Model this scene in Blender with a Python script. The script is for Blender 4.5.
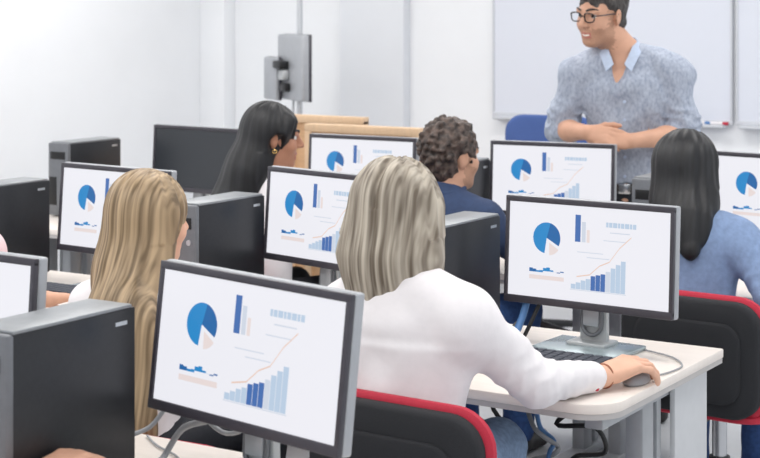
import bpy, bmesh, math, random
import numpy as np
from mathutils import Vector, Matrix

for o in list(bpy.data.objects):
    bpy.data.objects.remove(o)
S = bpy.context.scene
COL = S.collection
R = math.radians
random.seed(4)

# ------------------------------------------------------------------ camera
# room axes: X runs along the desk rows, Y runs towards the whiteboard wall
cd = bpy.data.cameras.new('camera')
cam = bpy.data.objects.new('camera', cd)
COL.objects.link(cam)
cam.location = (0, 0, 1.68)
cam.rotation_euler = (R(90), 0, R(32))
cd.sensor_width = 36
cd.lens = 75.3
cd.shift_y = -0.2855
cd.clip_start = 0.05
cd.dof.use_dof = True
cd.dof.focus_distance = 4.2
cd.dof.aperture_fstop = 6.3
S.camera = cam

# ------------------------------------------------------------------ light
W = bpy.data.worlds.new('world')
S.world = W
W.use_nodes = True
W.node_tree.nodes['Background'].inputs[0].default_value = (0.93, 0.96, 1.0, 1)
W.node_tree.nodes['Background'].inputs[1].default_value = 0.86
S.view_settings.view_transform = 'Standard'
S.view_settings.look = 'None'
S.view_settings.gamma = 1
S.view_settings.use_curve_mapping = False
S.view_settings.exposure = 0.0


def ceiling_lamp(x, y, power):
    ld = bpy.data.lights.new('ceiling_lamp', 'AREA')
    ld.shape = 'RECTANGLE'
    ld.size, ld.size_y = 1.2, 0.6
    ld.energy = power
    ld.color = (1.0, 0.985, 0.965)
    o = bpy.data.objects.new('ceiling_lamp', ld)
    COL.objects.link(o)
    o.location = (x, y, 2.86)
    return o


LAMPS = [(x, y) for x in (-5.4, -3.3, -1.2) for y in (1.6, 4.1, 6.6)]
for x, y in LAMPS:
    ceiling_lamp(x, y, 21)


# ------------------------------------------------------------------ materials
def lin(c):
    def f(v):
        v /= 255.0
        return v / 12.92 if v <= 0.04045 else ((v + 0.055) / 1.055) ** 2.4
    return (f(c[0]), f(c[1]), f(c[2]), 1)


def mat(name, c, rough=0.5, metal=0.0, var=0.0, scale=30.0, stretch=(1, 1, 1), bump=0.0, spec=0.5, c2=None,
        emit=0.0, sheen=0.0, detail=4.0):
    m = bpy.data.materials.new(name)
    m.use_nodes = True
    nt = m.node_tree
    b = nt.nodes['Principled BSDF']
    col = lin(c)
    b.inputs['Base Color'].default_value = col
    b.inputs['Roughness'].default_value = rough
    b.inputs['Metallic'].default_value = metal
    b.inputs['Specular IOR Level'].default_value = spec
    if sheen:
        b.inputs['Sheen Weight'].default_value = sheen
    if emit:
        b.inputs['Emission Color'].default_value = col
        b.inputs['Emission Strength'].default_value = emit
        b.inputs['Base Color'].default_value = (0.01, 0.01, 0.01, 1)
    if var or bump or c2:
        tc = nt.nodes.new('ShaderNodeTexCoord')
        mp = nt.nodes.new('ShaderNodeMapping')
        mp.inputs['Scale'].default_value = stretch
        nz = nt.nodes.new('ShaderNodeTexNoise')
        nz.inputs['Scale'].default_value = scale
        nz.inputs['Detail'].default_value = detail
        nt.links.new(tc.outputs['Object'], mp.inputs[0])
        nt.links.new(mp.outputs[0], nz.inputs['Vector'])
        if var or c2:
            rp = nt.nodes.new('ShaderNodeValToRGB')
            rp.color_ramp.elements[0].position = 0.32
            rp.color_ramp.elements[1].position = 0.68
            if c2:
                a, d = col, lin(c2)
            else:
                a = tuple(v * (1 - var) for v in col[:3]) + (1,)
                d = tuple(min(1, v * (1 + var)) for v in col[:3]) + (1,)
            rp.color_ramp.elements[0].color = a
            rp.color_ramp.elements[1].color = d
            nt.links.new(nz.outputs[0], rp.inputs[0])
            nt.links.new(rp.outputs[0], b.inputs['Base Color'])
        if bump:
            bp = nt.nodes.new('ShaderNodeBump')
            bp.inputs['Strength'].default_value = bump
            bp.inputs['Distance'].default_value = 0.004
            nt.links.new(nz.outputs[0], bp.inputs['Height'])
            nt.links.new(bp.outputs[0], b.inputs['Normal'])
    return m


M = {
    'bframe': mat('board_frame_grey', (208, 211, 217), 0.45, var=0.02),
    'wall': mat('wall_paint', (240, 242, 245), 0.75, var=0.012, scale=3),
    'pillar': mat('pillar_paint', (226, 229, 234), 0.7, var=0.012, scale=3),
    'board': mat('whiteboard', (222, 226, 236), 0.35, var=0.01, scale=2),
    'alu': mat('aluminium', (200, 203, 207), 0.4, 0.6, var=0.03, scale=20),
    'floor': mat('floor_vinyl', (214, 216, 219), 0.4, var=0.04, scale=6),
    'ceil': mat('ceiling_paint', (240, 240, 240), 0.9, var=0.01, scale=5),
    'lamp': mat('lamp_diffuser', (255, 250, 244), 0.5, emit=1.5),
    'desk': mat('desk_laminate', (238, 229, 221), 0.38, var=0.025, scale=9, stretch=(1, 6, 1)),
    'edge': mat('desk_edge', (190, 186, 184), 0.5, var=0.02),
    'steel': mat('grey_painted_steel', (168, 171, 175), 0.45, 0.1, var=0.03),
    'lpanel': mat('pale_panel', (205, 207, 210), 0.5, var=0.02),
    'bezel': mat('bezel_plastic', (62, 60, 68), 0.38, var=0.05, scale=60),
    'shell': mat('silver_plastic', (172, 175, 180), 0.38, 0.3, var=0.03),
    'stand': mat('stand_plastic', (186, 190, 192), 0.35, 0.25, var=0.03),
    'base': mat('stand_base', (168, 182, 186), 0.25, 0.45, var=0.03),
    'off': mat('dark_screen', (46, 50, 56), 0.3, var=0.03, scale=4),
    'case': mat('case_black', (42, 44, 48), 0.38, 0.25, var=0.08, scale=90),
    'casef': mat('case_front_grey', (112, 115, 120), 0.4, 0.2, var=0.04, scale=60),
    'slot': mat('slot_black', (16, 17, 19), 0.5, var=0.05),
    'casetop': mat('case_top_sheen_grey', (140, 144, 148), 0.36, 0.3, var=0.05),  # reflection of bright ceiling and wall painted into the tower top's grey
    'badge': mat('badge_silver', (190, 195, 200), 0.3, 0.6, var=0.03),
    'black': mat('black_plastic', (26, 27, 30), 0.45, var=0.06),
    'mesh': mat('black_fabric', (38, 39, 43), 0.85, var=0.12, scale=400, bump=0.2),
    'red': mat('red_fabric', (190, 38, 62), 0.7, var=0.06, scale=300, bump=0.15),
    'chrome': mat('chrome', (190, 192, 196), 0.2, 0.9, var=0.02),
    'wood': mat('beech_veneer', (205, 164, 124), 0.5, var=0.07, scale=7, stretch=(2, 2, 14)),
    'woodt': mat('beech_edge', (222, 190, 156), 0.5, var=0.05, scale=7, stretch=(10, 2, 2)),
    'bluechair': mat('blue_fabric', (72, 98, 158), 0.8, var=0.06, scale=200, bump=0.1),
    'cableb': mat('cable_black', (24, 24, 27), 0.5, var=0.05),
    'cableg': mat('cable_grey', (150, 152, 156), 0.5, var=0.05),
    'cablebl': mat('cable_blue', (84, 128, 182), 0.5, var=0.05),
    'keys': mat('keyboard_grey', (66, 70, 80), 0.5, var=0.06),
    'mouse': mat('mouse_grey', (150, 150, 154), 0.4, var=0.04),
    'skin': mat('skin_light', (226, 178, 152), 0.5, var=0.05, scale=22, spec=0.35),
    'skint': mat('skin_tan', (212, 164, 138), 0.5, var=0.05, scale=22, spec=0.35),
    'skinb': mat('skin_brown', (186, 134, 108), 0.5, var=0.05, scale=22, spec=0.35),
    'lip': mat('lips', (184, 118, 104), 0.45, var=0.04),
    'stub': mat('stubbled_skin', (186, 142, 117), 0.6, var=0.1, scale=260),
    'teeth': mat('teeth', (240, 236, 228), 0.35, var=0.02),
    'eyew': mat('eye_white', (232, 230, 228), 0.25, var=0.02),
    'iris': mat('iris_brown', (62, 42, 30), 0.25, var=0.05),
    'hsilver': mat('hair_ash_blonde', (104, 92, 78), 0.55, c2=(196, 186, 170), scale=5.5, stretch=(17, 3.5, 0.4), bump=0.25, detail=1.5),
    'hblonde': mat('hair_golden', (110, 90, 64), 0.5, c2=(190, 164, 130), scale=5.5, stretch=(18, 3.0, 0.3), bump=0.25, detail=1.5),
    'hblack': mat('hair_black', (12, 12, 15), 0.5, c2=(30, 31, 35), scale=6, stretch=(16, 5, 0.5), bump=0.3, detail=4),
    'hcurl': mat('hair_dark_brown', (34, 27, 25), 0.55, c2=(104, 88, 80), scale=46, bump=0.7, detail=4),
    'hshort': mat('hair_short_brown', (36, 33, 32), 0.6, c2=(84, 80, 78), scale=60, stretch=(3, 3, 1), bump=0.4),
    'white': mat('white_cotton', (238, 234, 236), 0.8, var=0.02, scale=40, bump=0.12, sheen=0.1),
    'pink': mat('pale_pink_cotton', (236, 206, 210), 0.8, var=0.02, scale=40, bump=0.1),
    'navy': mat('navy_cotton', (44, 62, 96), 0.8, var=0.12, scale=50, bump=0.12),
    'denim': mat('light_denim', (128, 150, 186), 0.8, var=0.1, scale=60, bump=0.15),
    'cham': mat('chambray', (148, 157, 176), 0.8, c2=(182, 190, 204), scale=90, stretch=(1, 1, 0.6), bump=0.2, detail=6),
    'chamin': mat('chambray_collar', (186, 200, 222), 0.8, var=0.05, scale=80),
    'jeans': mat('blue_jeans', (50, 82, 136), 0.85, var=0.2, scale=70, bump=0.15),
    'jeansl': mat('pale_jeans', (128, 150, 180), 0.85, var=0.15, scale=70, bump=0.15),
    'slacks': mat('black_trousers', (40, 43, 50), 0.8, var=0.1, scale=60),
    'belt': mat('belt_leather', (46, 40, 36), 0.5, var=0.08),
    'shoe': mat('dark_shoe', (40, 38, 38), 0.5, var=0.08),
    'glass': mat('spectacle_frame', (30, 30, 36), 0.3, var=0.03),
    'gold': mat('gold', (214, 176, 112), 0.25, 0.8, var=0.03),
    'cord': mat('brown_cord', (150, 92, 66), 0.6, var=0.1),
    'scrw': mat('screen_white', (243, 243, 250), emit=0.93),
    'scrb1': mat('screen_blue', (30, 140, 208), emit=0.9),
    'scrb2': mat('screen_deep_blue', (24, 104, 172), emit=0.9),
    'scrb3': mat('screen_indigo', (66, 112, 182), emit=0.9),
    'scrl': mat('screen_pale_blue', (192, 212, 234), emit=0.9),
    'scrg': mat('screen_grey_blue', (214, 222, 236), emit=0.9),
    'scrp': mat('screen_peach', (240, 208, 192), emit=0.9),
    'scro': mat('screen_cream', (240, 226, 224), emit=0.9),
}
lensm = bpy.data.materials.new('clear_lens')
lensm.use_nodes = True
_b = lensm.node_tree.nodes['Principled BSDF']
_b.inputs['Transmission Weight'].default_value = 1
_b.inputs['Roughness'].default_value = 0.02
_b.inputs['IOR'].default_value = 1.05
M['lens'] = lensm


# ------------------------------------------------------------------ mesh helpers
def link(name, me, parent=None, loc=None, rot=None):
    o = bpy.data.objects.new(name, me)
    COL.objects.link(o)
    if parent is not None:
        o.parent = parent
    if loc is not None:
        o.location = loc
    if rot is not None:
        o.rotation_euler = rot
    return o


def thing(name, label, cat, loc=(0, 0, 0), rz=0.0, group=None):
    o = link(name, None, None, loc, (0, 0, rz))
    o['label'] = label
    o['category'] = cat
    if group:
        o['group'] = group
    return o


def tag(o, label, cat, group=None):
    o['label'] = label
    o['category'] = cat
    if group:
        o['group'] = group
    return o


class MB:
    """collects shapes, links them as ONE mesh object"""

    def __init__(self):
        self.bm = bmesh.new()
        self.mats = []

    def _mi(self, m):
        if m not in self.mats:
            self.mats.append(m)
        return self.mats.index(m)

    def box(self, c, s, m='wall', bev=0.0, rot=None, seg=2):
        t = bmesh.new()
        bmesh.ops.create_cube(t, size=1)
        bmesh.ops.scale(t, vec=Vector(s), verts=t.verts)
        if bev > 0:
            bmesh.ops.bevel(t, geom=t.edges[:], offset=bev, segments=seg, profile=0.5, affect='EDGES')
        mx = Matrix.Translation(Vector(c))
        if rot is not None:
            mx = mx @ rot.to_4x4()
        self.add(t, m, mx)
        return self

    def cyl(self, a, b, r, m, r2=None, seg=20, bev=0.0):
        a, b = Vector(a), Vector(b)
        t = bmesh.new()
        bmesh.ops.create_cone(t, cap_ends=True, segments=seg, radius1=r, radius2=r if r2 is None else r2, depth=(b - a).length)
        if bev:
            ed = [e for e in t.edges if len([f for f in e.link_faces if len(f.verts) > 4]) == 1]
            bmesh.ops.bevel(t, geom=ed, offset=bev, segments=2, profile=0.5, affect='EDGES')
        q = Vector((0, 0, 1)).rotation_difference((b - a).normalized())
        self.add(t, m, Matrix.Translation((a + b) / 2) @ q.to_matrix().to_4x4())
        return self

    def ball(self, c, r, m, seg=16, rot=None):
        t = bmesh.new()
        bmesh.ops.create_uvsphere(t, u_segments=seg, v_segments=max(8, seg // 2), radius=1)
        s = Vector((r, r, r)) if isinstance(r, (int, float)) else Vector(r)
        bmesh.ops.scale(t, vec=s, verts=t.verts)
        mx = Matrix.Translation(Vector(c))
        if rot is not None:
            mx = mx @ rot.to_4x4()
        self.add(t, m, mx)
        return self

    def poly(self, pts, m):
        vs = [self.bm.verts.new(Vector(p)) for p in pts]
        f = self.bm.faces.new(vs)
        f.material_index = self._mi(m)
        return self

    def prism(self, pts, d, m, bev=0.0):
        """outline pts (3-D, planar) swept by vector d"""
        t = bmesh.new()
        f = t.faces.new([t.verts.new(Vector(p)) for p in pts])
        r = bmesh.ops.extrude_face_region(t, geom=[f])
        bmesh.ops.translate(t, vec=Vector(d), verts=[v for v in r['geom'] if isinstance(v, bmesh.types.BMVert)])
        bmesh.ops.recalc_face_normals(t, faces=t.faces)
        if bev:
            ed = [e for e in t.edges if e.calc_face_angle(0) > 0.6]
            bmesh.ops.bevel(t, geom=ed, offset=bev, segments=2, profile=0.5, affect='EDGES')
        self.add(t, m)
        return self

    def tube(self, pts, r, m, seg=10, closed=False, sub=6, smooth=True):
        P = [Vector(p) for p in pts]
        if smooth and len(P) > 2:
            Q = []
            n = len(P)
            for i in range(n if closed else n - 1):
                p0 = P[(i - 1) % n] if closed or i > 0 else P[0]
                p1, p2 = P[i], P[(i + 1) % n]
                p3 = P[(i + 2) % n] if closed or i + 2 < n else P[-1]
                for k in range(sub):
                    t = k / sub
                    Q.append(0.5 * ((2 * p1) + (p2 - p0) * t + (2 * p0 - 5 * p1 + 4 * p2 - p3) * t * t + (3 * p1 - p0 - 3 * p2 + p3) * t ** 3))
            if not closed:
                Q.append(P[-1])
            P = Q
        t = bmesh.new()
        rings = []
        n = len(P)
        up = Vector((0, 0, 1))
        for i in range(n):
            a = P[(i - 1) % n] if closed or i > 0 else P[0]
            b = P[(i + 1) % n] if closed or i < n - 1 else P[-1]
            d = (b - a).normalized()
            if abs(d.dot(up)) > 0.98:
                up = Vector((1, 0, 0)) if abs(d.x) < 0.9 else Vector((0, 1, 0))
            s = d.cross(up).normalized()
            u = s.cross(d).normalized()
            up = u
            rr = r(i / (n - 1)) if callable(r) else r
            rings.append([t.verts.new(P[i] + s * math.cos(2 * math.pi * k / seg) * rr + u * math.sin(2 * math.pi * k / seg) * rr) for k in range(seg)])
        for i in range(n if closed else n - 1):
            A, B = rings[i], rings[(i + 1) % n]
            for k in range(seg):
                t.faces.new([A[k], A[(k + 1) % seg], B[(k + 1) % seg], B[k]])
        if not closed:
            t.faces.new(rings[0][::-1])
            t.faces.new(rings[-1])
        bmesh.ops.recalc_face_normals(t, faces=t.faces)
        self.add(t, m)
        return self

    def add(self, t, m, mx=None):
        if mx is not None:
            bmesh.ops.transform(t, matrix=mx, verts=t.verts)
        mi = self._mi(m)
        mp = {}
        for v in t.verts:
            mp[v] = self.bm.verts.new(v.co)
        for f in t.faces:
            nf = self.bm.faces.new([mp[v] for v in f.verts])
            nf.material_index = mi
        t.free()

    def build(self, name, parent=None, loc=None, rot=None, smooth=True):
        me = bpy.data.meshes.new(name)
        self.bm.to_mesh(me)
        self.bm.free()
        for m in self.mats:
            me.materials.append(M[m])
        if smooth:
            for p in me.polygons:
                p.use_smooth = True
            me.set_sharp_from_angle(angle=R(38))
        return link(name, me, parent, loc, rot)


def copy_tree(o, parent=None):
    c = o.copy()
    COL.objects.link(c)
    if parent is not None:
        c.parent = parent
    for ch in list(o.children):
        copy_tree(ch, c)
    return c


def rrect(w, h, r, n=6):
    """rounded rectangle outline, counter-clockwise"""
    out = []
    for cx, cy, a0 in ((w / 2 - r, h / 2 - r, 0), (-w / 2 + r, h / 2 - r, 90), (-w / 2 + r, -h / 2 + r, 180), (w / 2 - r, -h / 2 + r, 270)):
        for k in range(n + 1):
            a = R(a0 + 90 * k / n)
            out.append((cx + r * math.cos(a), cy + r * math.sin(a)))
    return out


# ------------------------------------------------------------------ the setting
def struct(o):
    o['kind'] = 'structure'
    return o


struct(MB().box((-3.2, 4.0, -0.05), (8.0, 11.0, 0.1), 'floor').build('floor'))
struct(MB().box((-3.2, 4.0, 2.95), (8.0, 11.0, 0.1), 'ceil').build('ceiling'))
struct(MB().box((-3.2, 8.36, 1.45), (7.0, 0.12, 2.9), 'wall').build('wall_front'))
struct(MB().box((-6.56, 3.9, 1.45), (0.12, 9.0, 2.9), 'wall').build('wall_left'))
struct(MB().box((-5.2, 8.26, 1.45), (0.46, 0.08, 2.9), 'pillar', 0.004).build('trim_1'))
struct(MB().box((-6.40, 8.24, 1.45), (0.2, 0.12, 2.9), 'wall', 0.006).build('trim_2'))
struct(MB().box((-3.2, 8.293, 0.05), (6.4, 0.014, 0.1), 'alu').build('baseboard_front'))
struct(MB().box((-6.493, 3.9, 0.05), (0.014, 8.4, 0.1), 'alu').build('baseboard_left'))
for x, y in LAMPS:
    t = thing('ceiling_light', 'flat rectangular ceiling light panel, one of nine in the ceiling grid', 'ceiling light', (x, y, 2.9), 0, 'ceiling light panels')
    MB().box((0, 0, -0.012), (1.24, 0.64, 0.024), 'alu', 0.003).build('frame', t)
    MB().box((0, 0, -0.027), (1.18, 0.58, 0.006), 'lamp').build('diffuser', t)


def whiteboard(x0, x1, label):
    t = thing('whiteboard', label, 'whiteboard', ((x0 + x1) / 2, 8.3, 1.07))
    w = x1 - x0
    MB().box((0, -0.012, 0.62), (w - 0.02, 0.02, 1.2), 'board').build('panel', t)
    f = MB()
    f.box((0, -0.016, 0.012), (w, 0.028, 0.024), 'bframe', 0.003)
    f.box((0, -0.016, 1.23), (w, 0.028, 0.024), 'bframe', 0.003)
    f.box((-w / 2 + 0.006, -0.016, 0.62), (0.012, 0.028, 1.2), 'bframe', 0.003)
    f.box((w / 2 - 0.006, -0.016, 0.62), (0.012, 0.028, 1.2), 'bframe', 0.003)
    f.build('frame', t)
    MB().box((0, -0.05, -0.006), (w - 0.06, 0.075, 0.014), 'bframe', 0.004).build('ledge', t)


whiteboard(-4.39, -2.93, 'long whiteboard on the front wall behind the standing man')
whiteboard(-2.91, -1.45, 'second whiteboard at the right end of the front wall, beyond the seam')
for i, (x, c) in enumerate(((-3.28, 'black'), (-3.12, 'cablebl'), (-3.02, 'red'))):
    mk = MB()
    mk.cyl((-0.045, 0, 0), (0.045, 0, 0), 0.008, 'white', seg=12).cyl((0.045, 0, 0), (0.075, 0, 0), 0.0085, c, seg=12)
    tag(mk.build('marker_pen', None, (x, 8.25, 1.079)), ['black capped marker pen on the whiteboard ledge', 'blue capped marker pen on the whiteboard ledge',
        'red capped marker pen on the whiteboard ledge'][i], 'marker pen', 'marker pens on the whiteboard ledge')
ws = thing('wall_socket', 'small black socket box on the white left wall', 'wall socket', (-6.5, 5.83, 1.05))
MB().box((0.012, 0, 0), (0.024, 0.07, 0.055), 'black', 0.004).build('box', ws)
MB().box((0.026, 0, 0), (0.006, 0.05, 0.036), 'slot', 0.002).build('cover', ws)

# ------------------------------------------------------------------ wooden counters, screen on a pole, blue chair behind the rows
def wood_screen(x0, x1, y, h, label):
    t = thing('wooden_divider', label, 'divider', ((x0 + x1) / 2, y, 0))
    w = x1 - x0
    MB().box((0, 0, h / 2 + 0.03), (w - 0.06, 0.03, h - 0.14), 'wood', 0.002).build('panel', t)
    f = MB()
    f.box((0, 0, h - 0.02), (w, 0.06, 0.04), 'woodt', 0.004)
    f.box((0, 0, 0.10), (w - 0.08, 0.05, 0.04), 'woodt', 0.004)
    for s_ in (-1, 1):
        f.box((s_ * (w / 2 - 0.02), 0, h / 2), (0.04, 0.056, h - 0.04), 'woodt', 0.004)
    f.build('frame', t)
    for s_ in (-1, 1):
        MB().box((s_ * (w / 2 - 0.02), 0, 0.015), (0.05, 0.40, 0.03), 'woodt', 0.006).build('foot', t)


wood_screen(-4.94, -4.46, 7.0, 1.13, 'farther light wooden divider below the screens on the pole')
wood_screen(-4.555, -3.89, 6.60, 1.12, 'nearer light wooden divider behind the lit screen left of the curly haired man')

tp = thing('screen_stand', 'slim grey floor to ceiling pole carrying screens seen from behind', 'screen stand', (-5.30, 7.6, 0))
MB().cyl((0, 0, 0.02), (0, 0, 2.9), 0.017, 'alu').build('pole', tp)
MB().cyl((0, 0, 0), (0, 0, 0.025), 0.15, 'steel', bev=0.005, seg=32).build('foot_plate', tp)
MB().tube([(-0.035, -0.012, 1.24), (-0.04, -0.012, 1.0), (-0.036, -0.012, 0.7), (-0.03, -0.01, 0.05)], 0.008, 'alu').build('cable_tube', tp)
mb_ = MB()
mb_.box((0, -0.02, 1.36), (0.05, 0.06, 0.07), 'stand', 0.008)
mb_.build('bracket', tp)


def hung_screen(label, loc, rz, w, h, th, mount=False):
    t = thing('hung_screen', label, 'screen', loc, rz)
    MB().box((0, 0, 0), (w, th, h), 'shell', 0.012, seg=3).build('housing', t)
    if mount:
        a_ = MB()
        a_.box((-0.07, -th / 2 - 0.03, 0.015), (0.13, 0.06, 0.045), 'black', 0.01)
        a_.box((-0.05, -th / 2 - 0.02, -0.045), (0.09, 0.04, 0.06), 'stand', 0.01)
        a_.box((-0.02, -th / 2 - 0.02, -0.115), (0.08, 0.04, 0.05), 'black', 0.008)
        a_.build('mounting_arm', t)
    MB().box((0, th / 2 + 0.001, 0), (w + 0.004, 0.018, h + 0.004), 'bezel', 0.004).build('bezel', t)
    MB().box((0, th / 2 + 0.0105, 0), (w - 0.03, 0.003, h - 0.03), 'off').build('screen', t)


# ------------------------------------------------------------------ desks
DW = 0.905


def make_desk(round_right):
    """origin on the floor at the middle of the desk's front edge; the user sits on the -Y side"""
    t = link('computer_desk', None)
    w, d = DW, 0.80
    pts = [(-w / 2, 0), ]
    if round_right:
        r = 0.10
        for k in range(9):
            a = R(-90 + 90 * k / 8)
            pts.append((w / 2 - r + r * math.cos(a), r + r * math.sin(a)))
    else:
        pts.append((w / 2, 0))
    pts += [(w / 2, d), (-w / 2, d)]
    MB().prism([(x, y, 0.704) for x, y in pts], (0, 0, 0.026), 'desk', 0.004).build('desktop', t)
    pe = [(x * 0.994, 0.004 + y * 0.99) for x, y in pts]
    MB().prism([(x, y, 0.690) for x, y in pe], (0, 0, 0.0145), 'edge').build('under_board', t)
    for s in (-1, 1):
        lg = MB()
        x = s * (w / 2 - 0.07)
        lg.box((x, 0.36, 0.36), (0.05, 0.075, 0.66), 'steel', 0.006)
        lg.box((x, 0.46, 0.36), (0.028, 0.03, 0.66), 'steel', 0.004)
        lg.box((x, 0.40, 0.022), (0.06, 0.62, 0.036), 'steel', 0.008)
        lg.box((x, 0.40, 0.672), (0.05, 0.66, 0.036), 'steel', 0.004)
        L = lg.build('leg', t)
        for yy in (0.13, 0.67):
            MB().cyl((x, yy, 0), (x, yy, 0.006), 0.02, 'black', seg=14).build('foot', L)
        MB().box((s * (w / 2 - 0.035), 0.62, 0.535), (0.016, 0.24, 0.31), 'lpanel', 0.003).build('side_panel', t)
    MB().box((0, 0.64, 0.655), (w - 0.2, 0.08, 0.05), 'steel', 0.004).build('cable_tray', t)
    return t


ROWY = (1.955, 3.52, 5.14)
ROWN = ('front', 'second', 'third')
desk_a, desk_b = make_desk(True), make_desk(False)
first = {True: desk_a, False: desk_b}
used = {True: False, False: False}
XEND = -1.555
for r, n in ((0, 2), (1, 4), (2, 5)):
    for c in range(n):
        k = c == 0
        src = first[k]
        if used[k]:
            src = copy_tree(first[k])
        used[k] = True
        src.location = (XEND - DW / 2 - c * (DW + 0.006), ROWY[r], 0)
        wh = {(0, 0): 'pale topped computer desk under the nearest monitor with its round corner', (0, 1): 'pale desk under the cropped monitor at the left edge of the front row',
              (1, 0): 'pale topped desk with grey legs where the ash blonde woman uses her mouse', (1, 1): 'pale desk in front of the woman with long golden hair',
              (1, 2): 'pale desk by the person in pink at the left edge', (1, 3): 'pale desk carrying the black tower at the far left, second row',
              (2, 0): 'pale desk of the woman in a light blue shirt, right end of the third row', (2, 1): 'pale desk of the curly haired man in navy, third row',
              (2, 2): 'pale desk of the woman with long black hair, third row', (2, 3): 'pale desk under the switched off black monitor',
              (2, 4): 'pale desk at the far left end of the third row'}[(r, c)]
        tag(src, wh, 'desk', 'computer desks in three rows')


# ------------------------------------------------------------------ monitors
SW, SH = 0.505, 0.270


def screen_mesh(parent, on):
    b = MB()

    def q(x0, y0, x1, y1, m, lay=1):
        d = -0.0006 * lay
        X = lambda v: (v - 0.5) * SW
        Z = lambda v: (0.5 - v) * SH
        b.poly([(X(x0), d, Z(y1)), (X(x1), d, Z(y1)), (X(x1), d, Z(y0)), (X(x0), d, Z(y0))], m)

    if not on:
        q(0, 0, 1, 1, 'off', 0)
        return b.build('screen', parent, smooth=False)
    q(0, 0, 1, 1, 'scrw', 0)
    # pie chart with a slice taken out
    cx, cy, rr = (0.245 - 0.5) * SW, (0.5 - 0.36) * SH, 0.044

    def wedge(a0, a1, m, r=rr, dx=0.0, dz=0.0):
        n = max(3, int(abs(a1 - a0) / 8))
        pts = [(cx + dx, -0.0006, cz + dz)] + [(cx + dx + r * math.cos(R(a0 + (a1 - a0) * k / n)), -0.0006, cz + dz + r * math.sin(R(a0 + (a1 - a0) * k / n))) for k in range(n + 1)]
        b.poly(pts, m)
    cz = cy
    wedge(75, 262, 'scrb1')
    wedge(-28, 75, 'scrb2')
    wedge(-88, -32, 'scro', 0.036, 0.008, -0.012)
    # column pair
    q(0.424, 0.09, 0.458, 0.37, 'scrb3')
    q(0.466, 0.16, 0.49, 0.37, 'scrg')
    q(0.497, 0.24, 0.515, 0.37, 'scro')
    # heading made of short strokes
    x = 0.615
    for k in range(8):
        wd = 0.018 + 0.006 * ((k * 7) % 3)
        q(x, 0.145, x + wd - 0.004, 0.195, 'scrl')
        x += wd
    q(0.64, 0.245, 0.76, 0.255, 'scrg')
    q(0.6, 0.33, 0.74, 0.338, 'scrg')
    q(0.44, 0.47, 0.6, 0.478, 'scrg')
    q(0.5, 0.52, 0.64, 0.528, 'scrg')
    # area strip under the pie
    hs = [0.7, 0.6, 0.45, 0.5, 0.8, 0.9, 0.6, 0.4, 0.3, 0.55, 0.8]
    for k in range(10):
        x0 = 0.138 + 0.022 * k
        q(x0, 0.745 - 0.085 * hs[k], x0 + 0.022, 0.745 - (0.02 if k < 4 else 0.035), 'scrb2' if k in (0, 1, 8, 9) else 'scrb1')
    q(0.138, 0.757, 0.36, 0.80, 'scro')
    # rising columns
    for k, (hh, m) in enumerate(((0.05, 'scrl'), (0.07, 'scrl'), (0.095, 'scrl'), (0.115, 'scrl'), (0.15, 'scrb3'), (0.165, 'scrb3'), (0.18, 'scrb3'),
                                 (0.21, 'scrg'), (0.25, 'scrl'), (0.29, 'scrl'), (0.33, 'scrl'))):
        x0 = 0.405 + 0.0305 * k
        q(x0, 0.86 - hh, x0 + 0.0285, 0.86, m)
    q(0.40, 0.865, 0.745, 0.872, 'scrg')
    # climbing line
    lp = [(0.44, 0.73), (0.52, 0.70), (0.58, 0.60), (0.64, 0.55), (0.70, 0.40), (0.77, 0.28)]
    for (xa, ya), (xb, yb) in zip(lp, lp[1:]):
        X = lambda v: (v - 0.5) * SW
        Z = lambda v: (0.5 - v) * SH
        w = 0.0016
        b.poly([(X(xa), -0.0012, Z(ya) - w), (X(xb), -0.0012, Z(yb) - w), (X(xb), -0.0012, Z(yb) + w), (X(xa), -0.0012, Z(ya) + w)], 'scrp')
    return b.build('screen', parent, smooth=False)


def make_monitor(on):
    t = link('computer_monitor', None)
    MB().box((0, 0, 0.007), (0.27, 0.20, 0.014), 'base', 0.005).box((0, 0.03, 0.018), (0.12, 0.09, 0.012), 'stand', 0.004).build('base', t)
    nk = MB()
    nk.box((0, 0.045, 0.15), (0.085, 0.022, 0.27), 'stand', 0.006)
    nk.box((0, 0.028, 0.10), (0.05, 0.02, 0.07), 'shell', 0.005)
    nk.tube([(-0.028, 0.03, 0.12), (-0.028, 0.026, 0.06), (0, 0.024, 0.04), (0.028, 0.026, 0.06), (0.028, 0.03, 0.12)], 0.006, 'casef')
    nk.build('neck', t)
    hd = link('housing', MB().box((0, 0.021, 0), (0.532, 0.026, 0.308), 'shell', 0.006, seg=3)
              .box((0, 0.042, -0.01), (0.36, 0.03, 0.2), 'casef', 0.012, seg=3).build('tmp').data, t)
    bpy.data.objects.remove(bpy.data.objects['tmp'])
    hd.location = (0, 0, 0.268)
    f = MB()
    f.box((0, 0, 0.1435), (0.528, 0.014, 0.016), 'bezel', 0.002)
    f.box((0, 0, -0.1425), (0.528, 0.014, 0.021), 'bezel', 0.002)
    f.box((-0.258, 0, 0), (0.012, 0.0138, 0.29), 'bezel', 0.002)
    f.box((0.258, 0, 0), (0.012, 0.0138, 0.29), 'bezel', 0.002)
    f.build('bezel', hd)
    s = screen_mesh(hd, on)
    s.location = (0, -0.0025, 0)
    return t


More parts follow.
